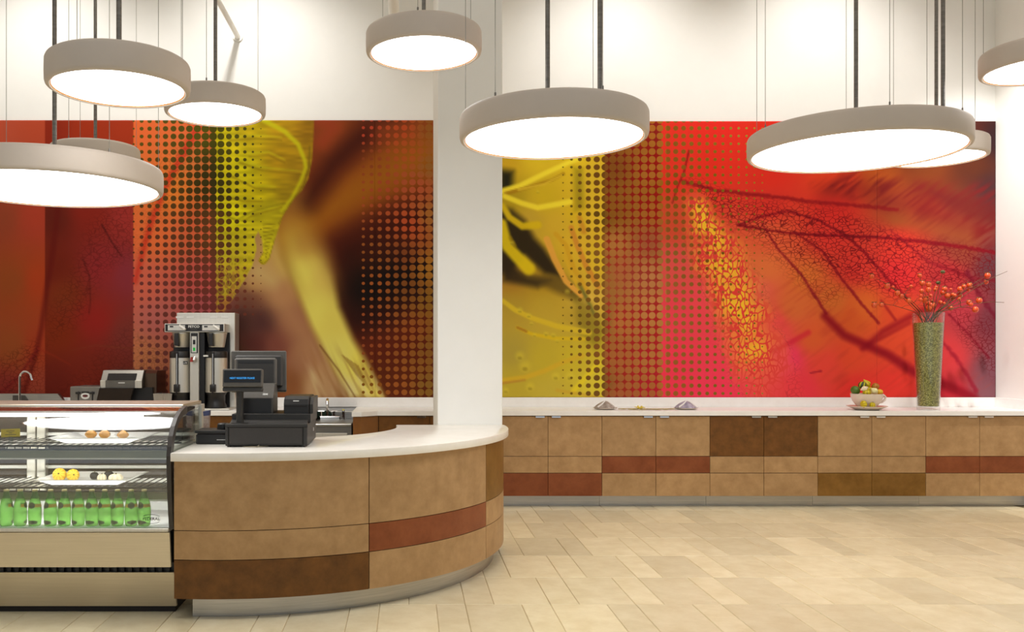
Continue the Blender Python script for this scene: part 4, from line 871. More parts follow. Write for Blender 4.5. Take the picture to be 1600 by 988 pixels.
def gourd(x, y, z, r, hgt, m, label, shape='pumpkin', tilt=0, yaw=0, stem=True, group=None, stretch=1):
    """z = height of its underside"""
    b = MB(); n = 30; pr = []
    for i in range(13):
        t = i / 12; a = -math.pi / 2 + math.pi * t
        if shape == 'pear': rr = r * math.cos(a) * (1 - .38 * t) * 1.12; zz = hgt * (t ** .92)
        elif shape == 'neck': rr = r * (math.cos(a) * (1 - t) ** .4 + (.32 * math.sin(math.pi * min(1, t * 1.02)) if t > .4 else 0)); zz = hgt * t
        else: rr = r * math.cos(a) ** .8 if math.cos(a) > 0 else 0; zz = hgt * (.5 + .5 * math.sin(a)) - (.1 * hgt * (1 if abs(math.sin(a)) > .985 else 0)) * math.copysign(1, math.sin(a))
        pr.append((max(rr, .001), zz - hgt / 2))
    mt = Matrix.Rotation(yaw, 4, 'Z') @ Matrix.Rotation(tilt, 4, 'Y')
    t_ = thing('gourd', label, 'gourd', (x, y, z + hgt / 2), group)
    b.lathe(pr, n=n, ribs=10 if shape == 'pumpkin' else 0, ribamp=.12)
    o = bpy.data.objects.new('body', bpy.data.meshes.new('body')); b.bm.to_mesh(o.data); b.bm.free(); COL.objects.link(o); o.parent = t_
    for p in o.data.polygons: p.use_smooth = True
    o.data.materials.append(GM[m])
    if stem:
        s_ = MB().tube([(0, 0, hgt * .36), (0, 0, hgt * .5), (.003, 0, hgt * .58)], r * .13, 8, r * .09)
        q = bpy.data.objects.new('stem', bpy.data.meshes.new('stem')); s_.bm.to_mesh(q.data); s_.bm.free(); COL.objects.link(q); q.parent = t_; q.data.materials.append(M['calyx'])
    # settle the turned body on the surface
    zs = [(mt @ Vector(v.co)).z for v in o.data.vertices]
    t_.location = (x, y, z - min(zs)); t_.rotation_euler = mt.to_euler()
    return t_
yg = 5.2
for xp, r, lab in ((142, .037, 'leftmost tan pear gourd on the upper tray'), (163.5, .0355, 'middle tan pear gourd on the upper tray'), (192, .037, 'rightmost tan gourd on the upper tray, set apart')):
    gourd(at(xp, 0, yg).x, yg, zU + .0052, r, .064 if xp < 180 else .058, 'tan', lab, 'pear', stem=False, group='tan gourds on the upper tray')
gourd(at(93, 0, yg - .05).x, yg - .05, zL + .0052, .039, .068, 'yellow', 'larger yellow ribbed gourd at left on the lower tray', tilt=R(70), yaw=R(-80))
gourd(at(114, 0, yg - .06).x, yg - .06, zL + .0052, .0365, .062, 'yellow', 'smaller yellow ribbed gourd beside the larger one', tilt=R(75), yaw=R(-60))
gourd(at(159, 0, yg - .06).x, yg - .06, zL + .0052, .027, .045, 'white', 'small white ribbed gourd on the lower tray')
gourd(at(181, 0, yg - .06).x, yg - .06, zL + .0052, .042, .046, 'white', 'wide white ribbed gourd at right on the lower tray')
gourd(at(147.5, 0, yg + .03).x, yg + .03, zL + .0052, .026, .044, 'black', 'black gourd left of the small white gourd')
gourd(at(170, 0, yg + .05).x, yg + .05, zL + .0052, .028, .05, 'black', 'black gourd between the two white gourds')
# yellow card on the upper shelf
pc = at(16.5, 680, 5.02); cd = thing('price_card', 'yellow price card in a clear clip on the upper shelf', 'sign', (pc.x, 5.02, .922))
mt = Matrix.Translation((pc.x, 5.02, .985)) @ Matrix.Rotation(R(-2), 4, 'Y')
obj('card', MB().box(-.053, .053, -.001, .001, -.021, .024, 0, 1, mt), 'yellowcard', cd)
obj('clip', MB().box(pc.x - .012, pc.x + .014, 5.016, 5.026, .922, .968, .003), thin_glass('clip_plastic', (.8, .82, .8, 1), 1), cd)
for k, wd in enumerate((.045, .02, .062)): obj('print_line', MB().box(-wd / 2, wd / 2, -.0016, -.001, .010 - k * .010, .013 - k * .010, 0, 1, mt), 'ink', cd)

# ------------------------------------------------------------------ cash register
rg = thing('cash_register', 'charcoal cash register on its drawer on the front counter', 'cash register', (-.8, 5.3, .9))
dr = obj('cash_drawer', MB().box(-1.038, -.573, 5.085, 5.55, .908, 1.0305, .004), 'char', rg)
obj('drawer_front', MB().box(-1.017, -.60, 5.077, 5.087, .918, 1.010, .002), P('drawer_face', (50, 46, 42), .5, c2=(55, 50, 46), scale=60), dr)
obj('drawer_gap', MB().box(-1.022, -.592, 5.0795, 5.084, 1.010, 1.014), 'void', dr)
obj('front_stile', MB().box(-.594, -.574, 5.076, 5.09, .908, 1.012, .002), 'char', dr); obj('front_stile', MB().box(-1.037, -1.021, 5.076, 5.09, .908, 1.012, .002), 'char', dr)
obj('top_lip', MB().box(-1.04, -.571, 5.076, 5.12, 1.013, 1.032, .003), 'char', dr)
for x in (-1.02, -.6):
    for y in (5.1, 5.52): obj('foot', MB().tube([(x, y, .9003), (x, y, .91)], .012, 10), 'black', rg)
obj('side_sticker', MB().box(-.5725, -.572, 5.40, 5.42, .965, .985), 'white_ink', rg)
obj('platform', MB().prism([(-1.02, 5.18), (-.565, 5.18), (-.565, 5.54), (-1.02, 5.54)], 1.0305, 1.082, 'z', .004), 'char', rg)
obj('front_ramp', MB().prism([(5.12, 1.031), (5.18, 1.031), (5.18, 1.05)], -1.02, -.58, 'x'), 'char', rg)
# customer display on its post
pp = obj('display_post', MB().tube([(-.965, 5.135, 1.032), (-.965, 5.135, 1.255)], .021, 20), 'char', rg)
obj('post_foot', MB().tube([(-.965, 5.135, 1.031), (-.965, 5.135, 1.036)], .05, 20), 'char', rg)
dm = Matrix.Translation((-.943, 5.11, 1.29)) @ Matrix.Rotation(R(-8), 4, 'X')
dh = obj('customer_display', MB().box(-.113, .113, -.02, .03, -.052, .052, .006, 2, dm), 'char2', rg)
obj('display_window', MB().box(-.104, .104, -.0225, -.019, -.026, .042, 0, 1, dm), 'screen', dh)
obj('under_bar', MB().box(-.113, .113, -.012, .03, -.075, -.052, .004, 1, dm), 'char', rg)
tx = text('NEXT REGISTER PLEASE', .0145, 'blue_glow', dh, (0, 0, 0), ext=.0003, sx=.93)
tx.matrix_local = Matrix.Translation(-ORG[rg.name]) @ dm @ Matrix.Translation((.0, -.0235, -.002)) @ Matrix.Rotation(R(90), 4, 'X') @ Matrix.Diagonal((.93, 1, 1, 1))
tx.name = 'lettering'
# terminal body, monitor, printer
bd = obj('terminal_body', MB().prism([(5.235, 1.082), (5.235, 1.172), (5.30, 1.255), (5.42, 1.255), (5.42, 1.082)], -1.005, -.79, 'x', .004), 'char2', rg)
obj('terminal_vent', MB().box(-.99, -.80, 5.231, 5.237, 1.086, 1.168), 'black', rg)
fm = Vector((0, 5.268, 1.2135)); sl = math.atan2(.083, .065)
text('IBM', .019, 'white_ink', bd, (-.838, 5.2485, 1.192), rot=(sl, 0, 0), ext=.0006, off=.0003)
mm = Matrix.Translation((-.905, 5.43, 1.325)) @ Matrix.Rotation(R(9), 4, 'Z') @ Matrix.Rotation(R(-9), 4, 'X')
mo = obj('monitor', MB().box(-.166, .166, -.0, .05, -.125, .125, .006, 1, mm), 'char2', rg)
obj('monitor_back', MB().box(-.142, .142, -.05, .001, -.105, .092, .012, 1, mm), 'char', mo)
obj('back_frame', MB().box(-.145, .108, -.075, -.04, -.10, .072, .012, 1, mm), 'char2', mo)
obj('back_recess', MB().box(-.125, .088, -.078, -.07, -.09, .058, 0, 1, mm), 'char', mo)
obj('slot', MB().box(-.12, .085, -.0795, -.077, .036, .05, 0, 1, mm), 'black', mo)
obj('monitor_arm', MB().box(-1.0, -.8, 5.36, 5.42, 1.2, 1.3, .01), 'char', rg)
obj('screen_glass', MB().box(-.15, .15, .0495, .052, -.105, .105, 0, 1, mm), 'screen', mo)
prn = thing('receipt_printer', 'black receipt printer on the right of the register', 'printer', (-.64, 5.33, 1.0822))
obj('body', MB().prism([(5.21, 1.0822), (5.21, 1.135), (5.222, 1.165), (5.26, 1.182), (5.5, 1.182), (5.5, 1.0822)], -.725, -.578, 'x', .006), 'black', prn)
obj('side_cheek', MB().prism([(5.225, 1.0822), (5.225, 1.135), (5.27, 1.176), (5.5, 1.176), (5.5, 1.0822)], -.578, -.555, 'x', .004), 'char', prn)
obj('paper_slot', MB().box(-.715, -.59, 5.206, 5.212, 1.122, 1.128), 'void', prn)
obj('badge', MB().box(-.67, -.637, 5.2135, 5.219, 1.152, 1.158), 'white_ink', prn)
cbm = MB()
cbm.tube([(-.94, 5.09, .9035), (-.90, 5.07, .9032), (-.86, 5.062, .903), (-.845, 5.075, .91), (-.87, 5.12, .912)], .0022, 6)
cbm.tube([(-.93, 5.12, .9035), (-.89, 5.08, .9035), (-.85, 5.068, .9035), (-.80, 5.10, .905)], .0022, 6)
tag(obj('power_cord', cbm, P('beige_cord', (150, 138, 116), .5, c2=(160, 148, 126), scale=20), loc=(-.88, 5.08, .9)), 'beige cord poking out under the cash drawer', 'cord')
cr = thing('card_terminal', 'low black card machine with round top knob, left of the register', 'card machine', (-1.17, 5.32, .9))
obj('base', MB().box(-1.245, -1.06, 5.24, 5.42, .9003, .958, .008, 2), 'black', cr)
obj('lid', MB().box(-1.25, -1.052, 5.235, 5.425, .964, .982, .006, 2), 'black', cr)
obj('shelf_gap', MB().box(-1.235, -1.07, 5.245, 5.415, .957, .965), 'void', cr)
obj('knob', MB().lathe([(.036, .982), (.037, .99), (.035, 1.012), (.028, 1.018), (.004, 1.02)], (-1.10, 5.33, 0), 24), 'black', cr)
obj('paper_edge', MB().box(-1.12, -1.055, 5.2375, 5.2405, .925, .928), 'white_ink', cr)
bx_ = thing('packet_box', 'slim printed box with blue top standing behind the card machine', 'box', (-1.232, 5.475, .9))
obj('carton', MB().prism([(-1.25, .9005), (-1.222, .9005), (-1.212, 1.055), (-1.246, 1.05)], 5.455, 5.49, 'y'), P('printed_carton', (150, 110, 96), .5, c2=(206, 190, 176), scale=30), bx_)
obj('blue_top', MB().prism([(-1.247, 1.05), (-1.211, 1.055), (-1.210, 1.085), (-1.25, 1.078)], 5.454, 5.491, 'y'), P('blue_top', (58, 62, 96), .5, c2=(70, 74, 110), scale=30), bx_)

# ------------------------------------------------------------------ coffee brewer and dispensers
YB = 8.5
def bz(y): return H - (y - YH) / F * YB
def bxx(x): return (x - XC) / F * YB
br = thing('coffee_brewer', 'tall twin stainless coffee brewer on the back worktop', 'coffee brewer', (bxx(313), 8.62, .9))
obj('base_plate', MB().box(bxx(266), bxx(362), 8.38, 8.86, .9003, .915, .003), 'steel_sat', br)
obj('back_tower', MB().box(bxx(270), bxx(362.5), 8.64, 8.86, .914, bz(488), .004), 'steel_sat', br)
obj('back_panel', MB().box(bxx(266), bxx(355), 8.615, 8.645, .914, bz(519.5)), 'black', br)
hd = obj('brew_head', MB().box(bxx(261.5), bxx(354), 8.40, 8.66, bz(519.5), bz(506.5), .003), 'steel_sat', br)
obj('control_face', MB().box(bxx(263), bxx(352.5), 8.396, 8.402, bz(518.3), bz(507.5)), 'black', hd)
for xa, xb in ((267, 293.5), (320, 347)):
    obj('switch_plate', MB().box(bxx(xa), bxx(xb), 8.392, 8.397, bz(517), bz(508.8)), 'steel_sat', hd)
    obj('switch', MB().box(bxx(xa + 3), bxx(xa + 8.5), 8.389, 8.393, bz(512.3), bz(510)), 'black', hd)
    q0, q1 = at(xa + 12.5, 508.8, 8.36), at(xa + 22, 515, 8.34)
    obj('lever', MB().tube([(q0.x, 8.385, q0.z), (q1.x, 8.35, q1.z)], .011, 8), 'white_paint', hd)
text('FETCO', .031, 'white_ink', hd, (bxx(307), 8.394, bz(511.2)), ext=.0008, sx=1.1, off=.0008)
obj('model_line', MB().box(bxx(302), bxx(312), 8.3935, 8.396, bz(515.6), bz(514.6)), 'char2', hd)
for x in (275, 292, 329, 347): obj('vent_slot', MB().box(bxx(x - 6), bxx(x + 6), 8.637, 8.641, bz(496.5), bz(493.6)), 'white_paint', br); 
col = obj('center_column', MB().box(bxx(300), bxx(313.7), 8.42, 8.66, .914, bz(519), .002), 'steel_sat', br)
obj('column_side', MB().box(bxx(313.8), bxx(321), 8.46, 8.66, .914, bz(519.5)), 'black', br)
obj('column_top', MB().box(bxx(301.5), bxx(312.3), 8.416, 8.421, bz(552), bz(521)), 'black', col)
obj('switch_panel', MB().box(bxx(303), bxx(310.5), 8.412, 8.417, bz(551), bz(526)), 'steel_sat', col)
obj('rocker', MB().box(bxx(305), bxx(308.7), 8.407, 8.413, bz(538.5), bz(531.5)), 'black', col)
obj('green_rocker', MB().box(bxx(305.2), bxx(308.4), 8.407, 8.413, bz(548.5), bz(543.5)), 'green_led', col)
tp = obj('hot_tap', MB().tube([(bxx(309), 8.42, bz(559)), (bxx(309), 8.36, bz(559)), (bxx(308.5), 8.355, bz(563))], .014, 10), 'chrome', br)
obj('tap_handle', MB().prism([(bxx(302.5), bz(565.5)), (bxx(307.5), bz(565.5)), (bxx(306.5), bz(558)), (bxx(304), bz(558))], 8.35, 8.37, 'y'), 'redplastic', tp)
for xa, xb in ((268.5, 298.5), (322, 354)):
    xm = bxx((xa + xb) / 2); rr = (bxx(xb) - bxx(xa)) / 2
    bk = obj('brew_basket', MB().lathe([(rr * .74, bz(543)), (rr * .78, bz(541)), (rr * .97, bz(522.5)), (rr, bz(522)), (rr, bz(520)), (rr * .9, bz(519.6))], (xm, 8.52, 0), 28), 'steel_sat', br)
    hx = bxx(xa + 11.5)
    obj('basket_handle', MB().prism([(hx - .02, bz(540)), (hx + .022, bz(541.5)), (hx + .02, bz(521)), (hx - .02, bz(521))], 8.52 - rr - .04, 8.52 - rr + .02, 'y', .006), 'black', bk)
def dispenser(xc, label, lift, lettered):
    Y = 8.50; x = bxx(xc); r = .103; z0 = .915
    t = thing('coffee_dispenser', label, 'coffee dispenser', (x, Y, z0), 'steel dispensers under the brewer')
    zb = bz(613); zt = bz(559.5)
    obj('base', MB().lathe([(r * .93, z0 + .0005), (r * .95, z0 + .02), (r * .82, z0 + .05), (r * .82, zb - .03), (r * .96, zb - .005), (r * .96, zb)], (x, Y, 0), 32), 'black', t)
    obj('body', MB().lathe([(r, zb), (r, zt), (r * .98, zt + .002)], (x, Y, 0), 40), 'steel_sat', t)
    obj('lid', MB().lathe([(r * 1.01, zt), (r * 1.02, zt + .01), (r * 1.02, zt + .052), (r * .97, zt + .062), (r * .3, zt + .066)], (x, Y, 0), 36), 'black', t)
    g = obj('gauge', MB().box(x - .020, x + .004, Y - r - .016, Y - r + .01, bz(604), bz(549.5), .006, 2), 'black', t)
    obj('gauge_tube', MB().tube([(x - .008, Y - r - .017, bz(600)), (x - .008, Y - r - .017, bz(553))], .004, 8), 'chrome', g)
    fz = bz(603)
    fc = obj('faucet', MB().box(x - .032, x + .02, Y - r - .045, Y - r + .01, bz(612), bz(600), .008, 2).tube([(x - .006, Y - r - .035, bz(612)), (x - .006, Y - r - .035, bz(616))], .009, 10), 'black', t)
    if lettered:
        tg = obj('badge', MB().box(x + .035, x + .082, Y - r * .9, Y - r * .6, bz(569.5), bz(564.5)), 'black', t)
        text('LUX', .026, 'white_ink', tg, (x + .06, Y - r * .905, bz(567.3)), ext=.0008)
    else: obj('badge', MB().box(x - .10, x - .055, Y - r * 1.02, Y - r * .62, bz(557.5), bz(555)), 'white_ink', t)
dispenser(282.5, 'steel coffee dispenser under the left basket of the brewer', 0, True)
dispenser(338, 'steel coffee dispenser under the right basket, partly behind the register', 0, False)

# toaster, oven, fluted cups
ts = thing('toaster', 'grey steel toaster with two levers and oval badge behind the display case', 'toaster', (at(133, 640, 8.5).x, 8.6, .9))
x0, x1 = at(109, 0, 8.42).x, at(156.6, 0, 8.42).x
def tz(y): return H - (y - YH) / F * 8.42
obj('body', MB().box(x0, x1, 8.42, 8.78, .9005, tz(604), .012, 2), P('grey_steel', (132, 128, 122), .4, .6, c2=(142, 138, 132), scale=4), ts)
for x in (122, 144):
    xx = at(x, 0, 8.41).x
    obj('lever_slot', MB().box(xx - .006, xx + .006, 8.417, 8.4205, tz(634), tz(612)), 'black', ts)
    obj('lever', MB().box(xx - .02, xx + .02, 8.39, 8.419, tz(616), tz(612.5), .004), 'black', ts)
xm = at(133, 0, 8.41).x
obj('badge', MB().prism([(xm + .042 * math.cos(a), tz(618.5) + (.026 if math.sin(a) > 0 else .034) * math.sin(a)) for a in np.linspace(0, 2 * math.pi, 16, endpoint=False)], 8.413, 8.42, 'y'), 'white_ink', ts)
obj('badge_oval', MB().prism([(xm + .026 * math.cos(a), tz(618.8) + .012 * math.sin(a)) for a in np.linspace(0, 2 * math.pi, 16, endpoint=False)], 8.411, 8.4135, 'y'), P('maroon_print', (92, 30, 30), .5), ts)
obj('badge_top', MB().box(xm - .035, xm + .035, 8.415, 8.42, tz(614.5), tz(612)), 'black', ts)
for x in (124, 146): obj('bread_slot', MB().box(at(x, 0, 8.42).x - .07, at(x, 0, 8.42).x + .02, 8.55, 8.58, tz(604) - .001, tz(604) + .002), 'black', ts)
ov = thing('conveyor_toaster', 'stainless conveyor toaster with dark sloping chute behind the display case', 'toaster', (at(198, 640, 8.5).x, 8.6, .9))
def oz(y): return H - (y - YH) / F * 8.45
ox = lambda x: at(x, 0, 8.45).x
obj('hood', MB().prism([(8.45, oz(606.5)), (8.45, oz(594.5)), (8.52, oz(579)), (8.85, oz(578.5)), (8.85, oz(606.5))], ox(157), ox(222), 'x', .006), P('oven_steel', (120, 116, 110), .35, .9, c2=(136, 132, 126), scale=4), ov)
obj('side_box', MB().prism([(8.53, oz(616)), (8.53, oz(584)), (8.58, oz(579.5)), (8.86, oz(579.5)), (8.86, oz(616))], ox(222), ox(241), 'x', .006), P('brown_reflection_steel', (92, 72, 58), .3, .8, c2=(104, 84, 68), scale=4), ov)  # brown of a dark reflection put into the side's steel colour
obj('window', MB().prism([(8.452, oz(594.6)), (8.498, oz(584.2)), (8.492, oz(583.8)), (8.446, oz(594.2))], ox(167), ox(212), 'x'), 'void', ov)
obj('lip_light', MB().box(ox(168), ox(211), 8.487, 8.497, oz(586.6), oz(585)), 'chrome', ov)
obj('corner_post', MB().box(ox(157), ox(165), 8.442, 8.452, oz(606.5), oz(594.6), .002), 'steel_sat', ov); obj('corner_post', MB().box(ox(211), ox(222), 8.442, 8.452, oz(606.5), oz(594.6), .002), 'steel_sat', ov)
obj('badge', MB().box(ox(185), ox(195), 8.446, 8.4515, oz(599.2), oz(597.8)), 'white_ink', ov)
obj('chute', MB().prism([(ox(153), oz(629)), (ox(205), oz(629)), (ox(210.5), oz(607)), (ox(158), oz(607))], 8.40, 8.44, 'y'), P('dark_chute', (44, 34, 26), .3, .5, c2=(52, 40, 30), scale=5), ov)
obj('plinth', MB().box(ox(160), ox(236), 8.5, 8.84, .9005, oz(606)), 'black', ov)
fc = MB().lathe([(.07, .9005), (.072, .91), (.086, 1.05), (.089, 1.055), (.083, 1.055), (.068, .915)], (at(252, 0, 8.35).x, 8.40, 0), 80, ribs=40, ribamp=.14)
tag(obj('fluted_cup', fc, P('fluted_paper', (176, 168, 158), .45, .3, c2=(190, 182, 172), scale=10), loc=(at(252, 0, 8.35).x, 8.40, .9005), smooth=False), 'silver fluted cup stack between toaster and coffee brewer', 'cup')

# ------------------------------------------------------------------ right worktop still life
YV = 8.47; xv = (1450.5 - XC) / F * YV
vs = thing('glass_vase', 'tall flared clear glass vase filled with green split peas', 'vase', (xv, YV, .9))
rt, rb, zt, zb = .139, .097, 1.818, .9004
def vr(z): return rb + (rt - rb) * ((z - zb) / (zt - zb)) ** 1.15
zz = np.linspace(zb, zt, 10)
profv = [(vr(z), z) for z in zz] + [(vr(z) - .006, z) for z in zz[::-1][:-1]] + [(vr(zb) - .006, zb + .036), (.004, zb + .034)]
obj('glass_wall', MB().lathe([(.004, zb)] + profv, (xv, YV, 0), 40), 'vase', vs)
sd = obj('split_peas', MB().lathe([(.01, zb + .037)] + [(vr(z) - .0075, z) for z in np.linspace(zb + .037, 1.722, 10)] + [(.01, 1.728)], (xv, YV, 0), 40), 'seeds', vs); sd['kind'] = 'stuff'
ends = [(1362, 432, 1), (1366, 477, 2), (1386, 447, 1), (1402, 458, 2), (1420, 470, 1), (1437, 431, 2), (1440, 455, 2), (1451, 445, 3), (1473, 425, 0), (1466, 442, 0), (1476, 451, 3), (1489, 462, 2), (1500, 462, 2), (1515, 446, 3), (1541, 441, 1), (1543, 431, 1), (1530, 470, 2), (1524, 484, 2), (1486, 482, 1), (1458, 477, 3), (1448, 466, 2), (1574, 424, 0), (1569, 473, 0)]
BL = ['berry branch reaching farthest up and left from the glass vase', 'low berry branch reaching farthest left, two berries at its tip', 'berry branch leaning left just inside the farthest left one', 'berry branch leaning left with a pair of berries midway',
      'short berry branch leaning left low over the vase rim', 'tall berry branch rising left of center above the vase', 'berry branch rising just left of center, under the tall one', 'berry branch standing almost straight up with three berries',
      'tallest thin branch at center ending in a dry seed head', 'short thin branch at center ending in a dry seed head', 'berry branch leaning slightly right with a cluster of three', 'berry branch leaning right close to the center cluster',
      'second berry branch leaning right of the center cluster', 'berry branch leaning right with three berries, midway to the wall edge', 'lower of two berry branches at the upper right', 'upper of two berry branches at the upper right',
      'berry branch reaching right, above the lowest right one', 'lowest berry branch drooping to the right of the vase', 'short berry branch low over the right vase rim', 'short berry branch just above the vase rim, three berries',
      'shortest berry branch just left of the vase center', 'upper bare twig poking past the print edge onto the white wall', 'lower bare twig poking past the print edge onto the white wall']
rr_ = random.Random(11)
for k, (ex, ey, nb) in enumerate(ends):
    yd = YV + rr_.uniform(-.14, .12); e = at(ex, ey, yd)
    a = rr_.uniform(0, 6.28); q0 = Vector((xv + .05 * math.cos(a), YV + .05 * math.sin(a), 1.69)); dirv = (e - Vector((xv, YV, 1.7))); 
    rim = Vector((xv + max(-.115, min(.115, dirv.x * .35)), YV + max(-.06, min(.06, (yd - YV) * .4)), 1.83))
    mid = rim.lerp(e, .5) + Vector((rr_.uniform(-.015, .015), 0, .03 if abs(dirv.x) > .2 else 0))
    pts = [q0, q0.lerp(rim, .55), rim, rim.lerp(mid, .6), mid, mid.lerp(e, .55) + Vector((0, 0, .012)), e]
    t = thing('berry_branch', 'thin brown branch with orange red berries in the tall glass vase', 'branch', q0, 'berry branches in the vase')
    t['label'] = BL[k]
    if nb == 0: t['group'] = 'bare twigs in the vase'
    obj('stem', MB().tube(pts, .0038, 6, .0018), 'twig', t)
    for s_ in range(2):
        i = rr_.choice((3, 4)); st = pts[i]; en = st + Vector((rr_.uniform(-.09, .09), rr_.uniform(-.04, .04), rr_.uniform(.02, .10)))
        obj('side_twig', MB().tube([st, st.lerp(en, .5) + Vector((0, 0, .008)), en], .002, 5, .0012), 'twig', t)
        if nb and s_ == 0:
            r = rr_.uniform(.012, .017); obj('berry', MB().ball(en, r, r, r * 1.1, 12, 8), 'berry', t)
    if nb == 0 and ey < 460 and ex < 1500: obj('calyx', MB().ball(e, .021, .021, .016, 10, 6), 'calyx', t)
    for i in range(nb):
        pos = e if i == 0 else pts[rr_.choice((4, 5))] + Vector((rr_.uniform(-.03, .03), rr_.uniform(-.03, .02), rr_.uniform(-.02, .03)))
        r = rr_.uniform(.02, .028); obj('berry', MB().ball(pos, r, r, r * 1.08, 14, 9), 'berry', t)
        if rr_.random() < .7:
            cx = MB()
            for j in range(5):
                an = j * 1.257; cx.tube([pos + Vector((0, 0, r * .9)), pos + Vector((r * .9 * math.cos(an), r * .9 * math.sin(an), r * 1.1))], .0065, 5, .002)
            obj('calyx', cx, 'calyx', t)
# giant cup with gourds
YC = 8.46; xcup = (1354.5 - XC) / F * YC
sau = MB().lathe([(.09, .9004), (.10, .9004), (.155, .925), (.178, .934), (.178, .938), (.152, .931), (.10, .912), (.02, .910)], (xcup + .0, YC, 0), 48)
tag(obj('saucer', sau, 'cream_china', loc=(xcup, YC, .9)), 'large cream saucer under the gourd cup', 'saucer')
cup = thing('giant_cup', 'oversized cream cup heaped with small gourds', 'cup', (xcup, YC, .912))
obj('bowl', MB().lathe([(.01, .9125), (.055, .9125), (.06, .918), (.095, .945), (.125, .985), (.138, 1.02), (.143, 1.05), (.144, 1.053), (.139, 1.053), (.133, 1.02), (.118, .985), (.09, .952), (.055, .928), (.01, .926)], (xcup, YC, 0), 48), 'cream_china', cup)
obj('handle', MB().tube([(xcup + .136, YC, 1.035), (xcup + .165, YC, 1.034), (xcup + .178, YC, 1.018), (xcup + .17, YC, .995), (xcup + .145, YC, .975), (xcup + .112, YC, .968)], .010, 10), 'cream_china', cup)
def cupg(zx, zy, dy): 
    p = at(1310 + zx / 14.11, 580 + zy / 14.11, YC + dy); return p.x, p.z
def heap(zx, zy, dy, r, hgt, m, lab, shape='pumpkin', tilt=0, yaw=0, stem=False):
    x, z = cupg(zx, zy, dy); g_ = gourd(x, YC + dy, z - hgt / 2, r, hgt, m, lab, shape, tilt, yaw, stem); g_.location.z = z; return g_
heap(372, 425, -.01, .044, .07, 'green', 'dark green rough gourd at the left of the cup', tilt=R(60), yaw=R(20))
heap(525, 315, .01, .036, .07, 'stripe', 'dark green gourd with yellow stripes on top of the heap', tilt=R(20))
heap(625, 285, .04, .032, .11, 'ylw2', 'yellow crookneck gourd at the top of the heap', 'neck', tilt=R(-35))
heap(575, 388, -.07, .026, .082, 'rose', 'long pale gourd lying across the front of the heap', 'pear', tilt=R(68))
heap(815, 345, .03, .034, .07, 'orange', 'rough orange brown gourd at the right of the heap', tilt=R(30))
heap(790, 440, -.06, .035, .082, 'cream', 'pale cream ribbed gourd at the right front of the cup', 'pear', tilt=R(-50))
heap(628, 480, -.075, .038, .055, 'ylw2', 'bright yellow gourd low at the front rim of the cup')
heap(905, 460, -.01, .031, .05, 'yellow', 'small orange yellow gourd at the right rim of the cup')
heap(690, 425, .0, .034, .06, 'ylw2', 'yellow gourd tucked in the middle of the heap')
gx, _ = cupg(557, 0, -.125); gourd(gx, YC - .125, .925, .035, .05, 'ylw2', 'yellow ribbed gourd lying at left on the saucer', tilt=R(85), yaw=R(10))
gx, _ = cupg(750, 0, -.122); gourd(gx, YC - .122, .925, .026, .052, 'ylw2', 'upright yellow ribbed gourd at right on the saucer', tilt=R(8), stem=True)
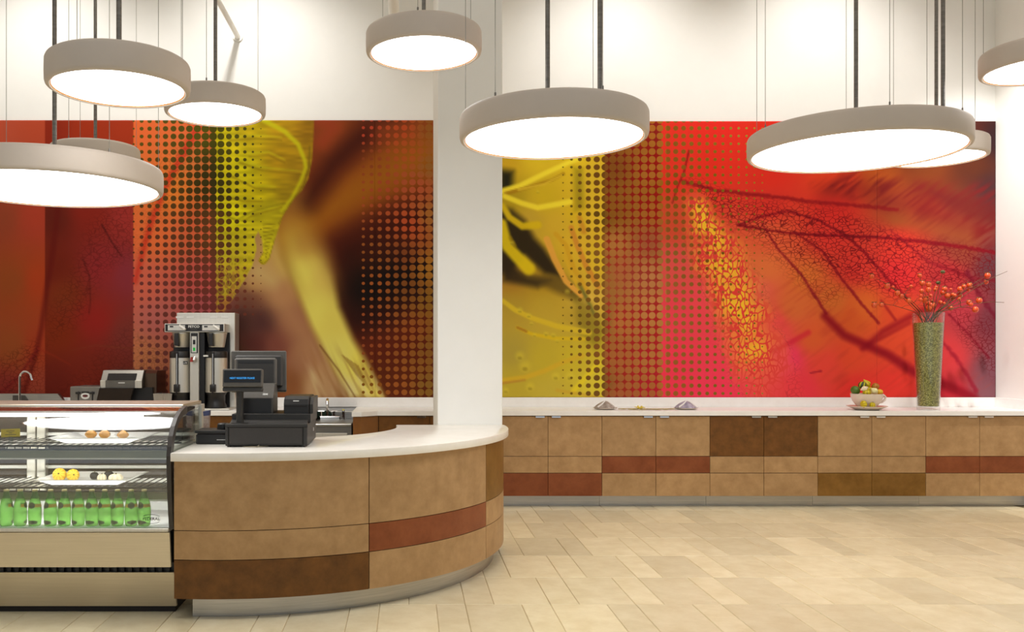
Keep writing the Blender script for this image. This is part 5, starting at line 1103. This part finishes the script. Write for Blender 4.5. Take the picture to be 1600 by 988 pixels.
# folded napkin bundles and dried spray
def napkin(x, label, m1, m2):
    p = at(x, 640, 8.55); t = thing('napkin_bundle', label, 'napkin', (p.x, 8.55, .9))
    obj('plate', MB().lathe([(.06, .9004), (.075, .9004), (.115, .913), (.115, .916), (.07, .906), (.01, .906)], (p.x, 8.55, 0), 32), 'cream_china', t)
    b = MB(); n = 28; rings = []
    for j in range(7):
        s_ = j / 6; rr = .095 * (1 - s_) ** .75 + .006
        rings.append([b.bm.verts.new((p.x + rr * math.cos(6.283 * i / n) * (1 + .16 * math.cos(5 * 6.283 * i / n) * (1 - s_ * .5)), 8.55 + rr * .8 * math.sin(6.283 * i / n) * (1 + .16 * math.cos(5 * 6.283 * i / n)), .914 + .066 * s_ ** .8 + .006 * math.sin(7 * 6.283 * i / n) * (1 - s_))) for i in range(n)])
    for a, c in zip(rings[:-1], rings[1:]):
        for i in range(n): b.bm.faces.new((a[i], a[(i+1) % n], c[(i+1) % n], c[i]))
    b.bm.faces.new(rings[-1]); b.bm.faces.new(rings[0][::-1]); b.sm = True
    obj('cloth', b, P(m1, *m2), t)
    for sgn in (-1, 1): obj('fold', MB().tube([(p.x + sgn * .085, 8.48, .925), (p.x + sgn * .045, 8.475, .955), (p.x + sgn * .012, 8.50, .981)], .009, 6, .005), P(m1 + '_fold', (238, 234, 230), .8), t)
napkin(945.5, 'grey brown folded napkin on a small plate, left of the dried spray', 'taupe_cloth', ((132, 112, 98), .85, 0, (196, 186, 176), 22))
napkin(1071.5, 'lilac folded napkin on a small plate, right of the dried spray', 'lilac_cloth', ((130, 116, 140), .85, 0, (206, 198, 214), 22))
sp = thing('dried_spray', 'flat dried twig spray with a yellow flower lying between the two napkins', 'flowers', (at(1005, 640, 8.5).x, 8.5, .9))
xa, xb = at(966, 0, 8.5).x, at(1050, 0, 8.5).x
M['straw'] = P('dry_straw', (186, 168, 120), .8, c2=(160, 138, 92), scale=40)
obj('stem', MB().tube([(xa, 8.5, .9075), (xa + .16, 8.49, .911), (xa + .30, 8.5, .908), (xb, 8.5, .909)], .004, 6, .0025), 'straw', sp)
for k in range(9):
    x = xa + .02 + k * .055; ln = rr_.uniform(.06, .11)
    obj('leaf', MB().ball((x + ln / 2, 8.49 + rr_.uniform(-.05, .04), .906), ln / 2, .012, .005, 10, 6, Matrix.Rotation(0, 4, 'Z')), 'straw', sp)
fx = at(1000, 0, 8.46).x
fl = MB()
for k in range(6): fl.tube([(fx, 8.46, .912), (fx + .03 * math.cos(k), 8.46 + .03 * math.sin(k), .925 + .006 * (k % 3)), (fx + .05 * math.cos(k), 8.46 + .04 * math.sin(k), .918 + .012 * (k % 2))], .008, 6, .003)
obj('flower', fl, P('yellow_flower', (222, 196, 60), .6, c2=(236, 214, 96), scale=30), sp)
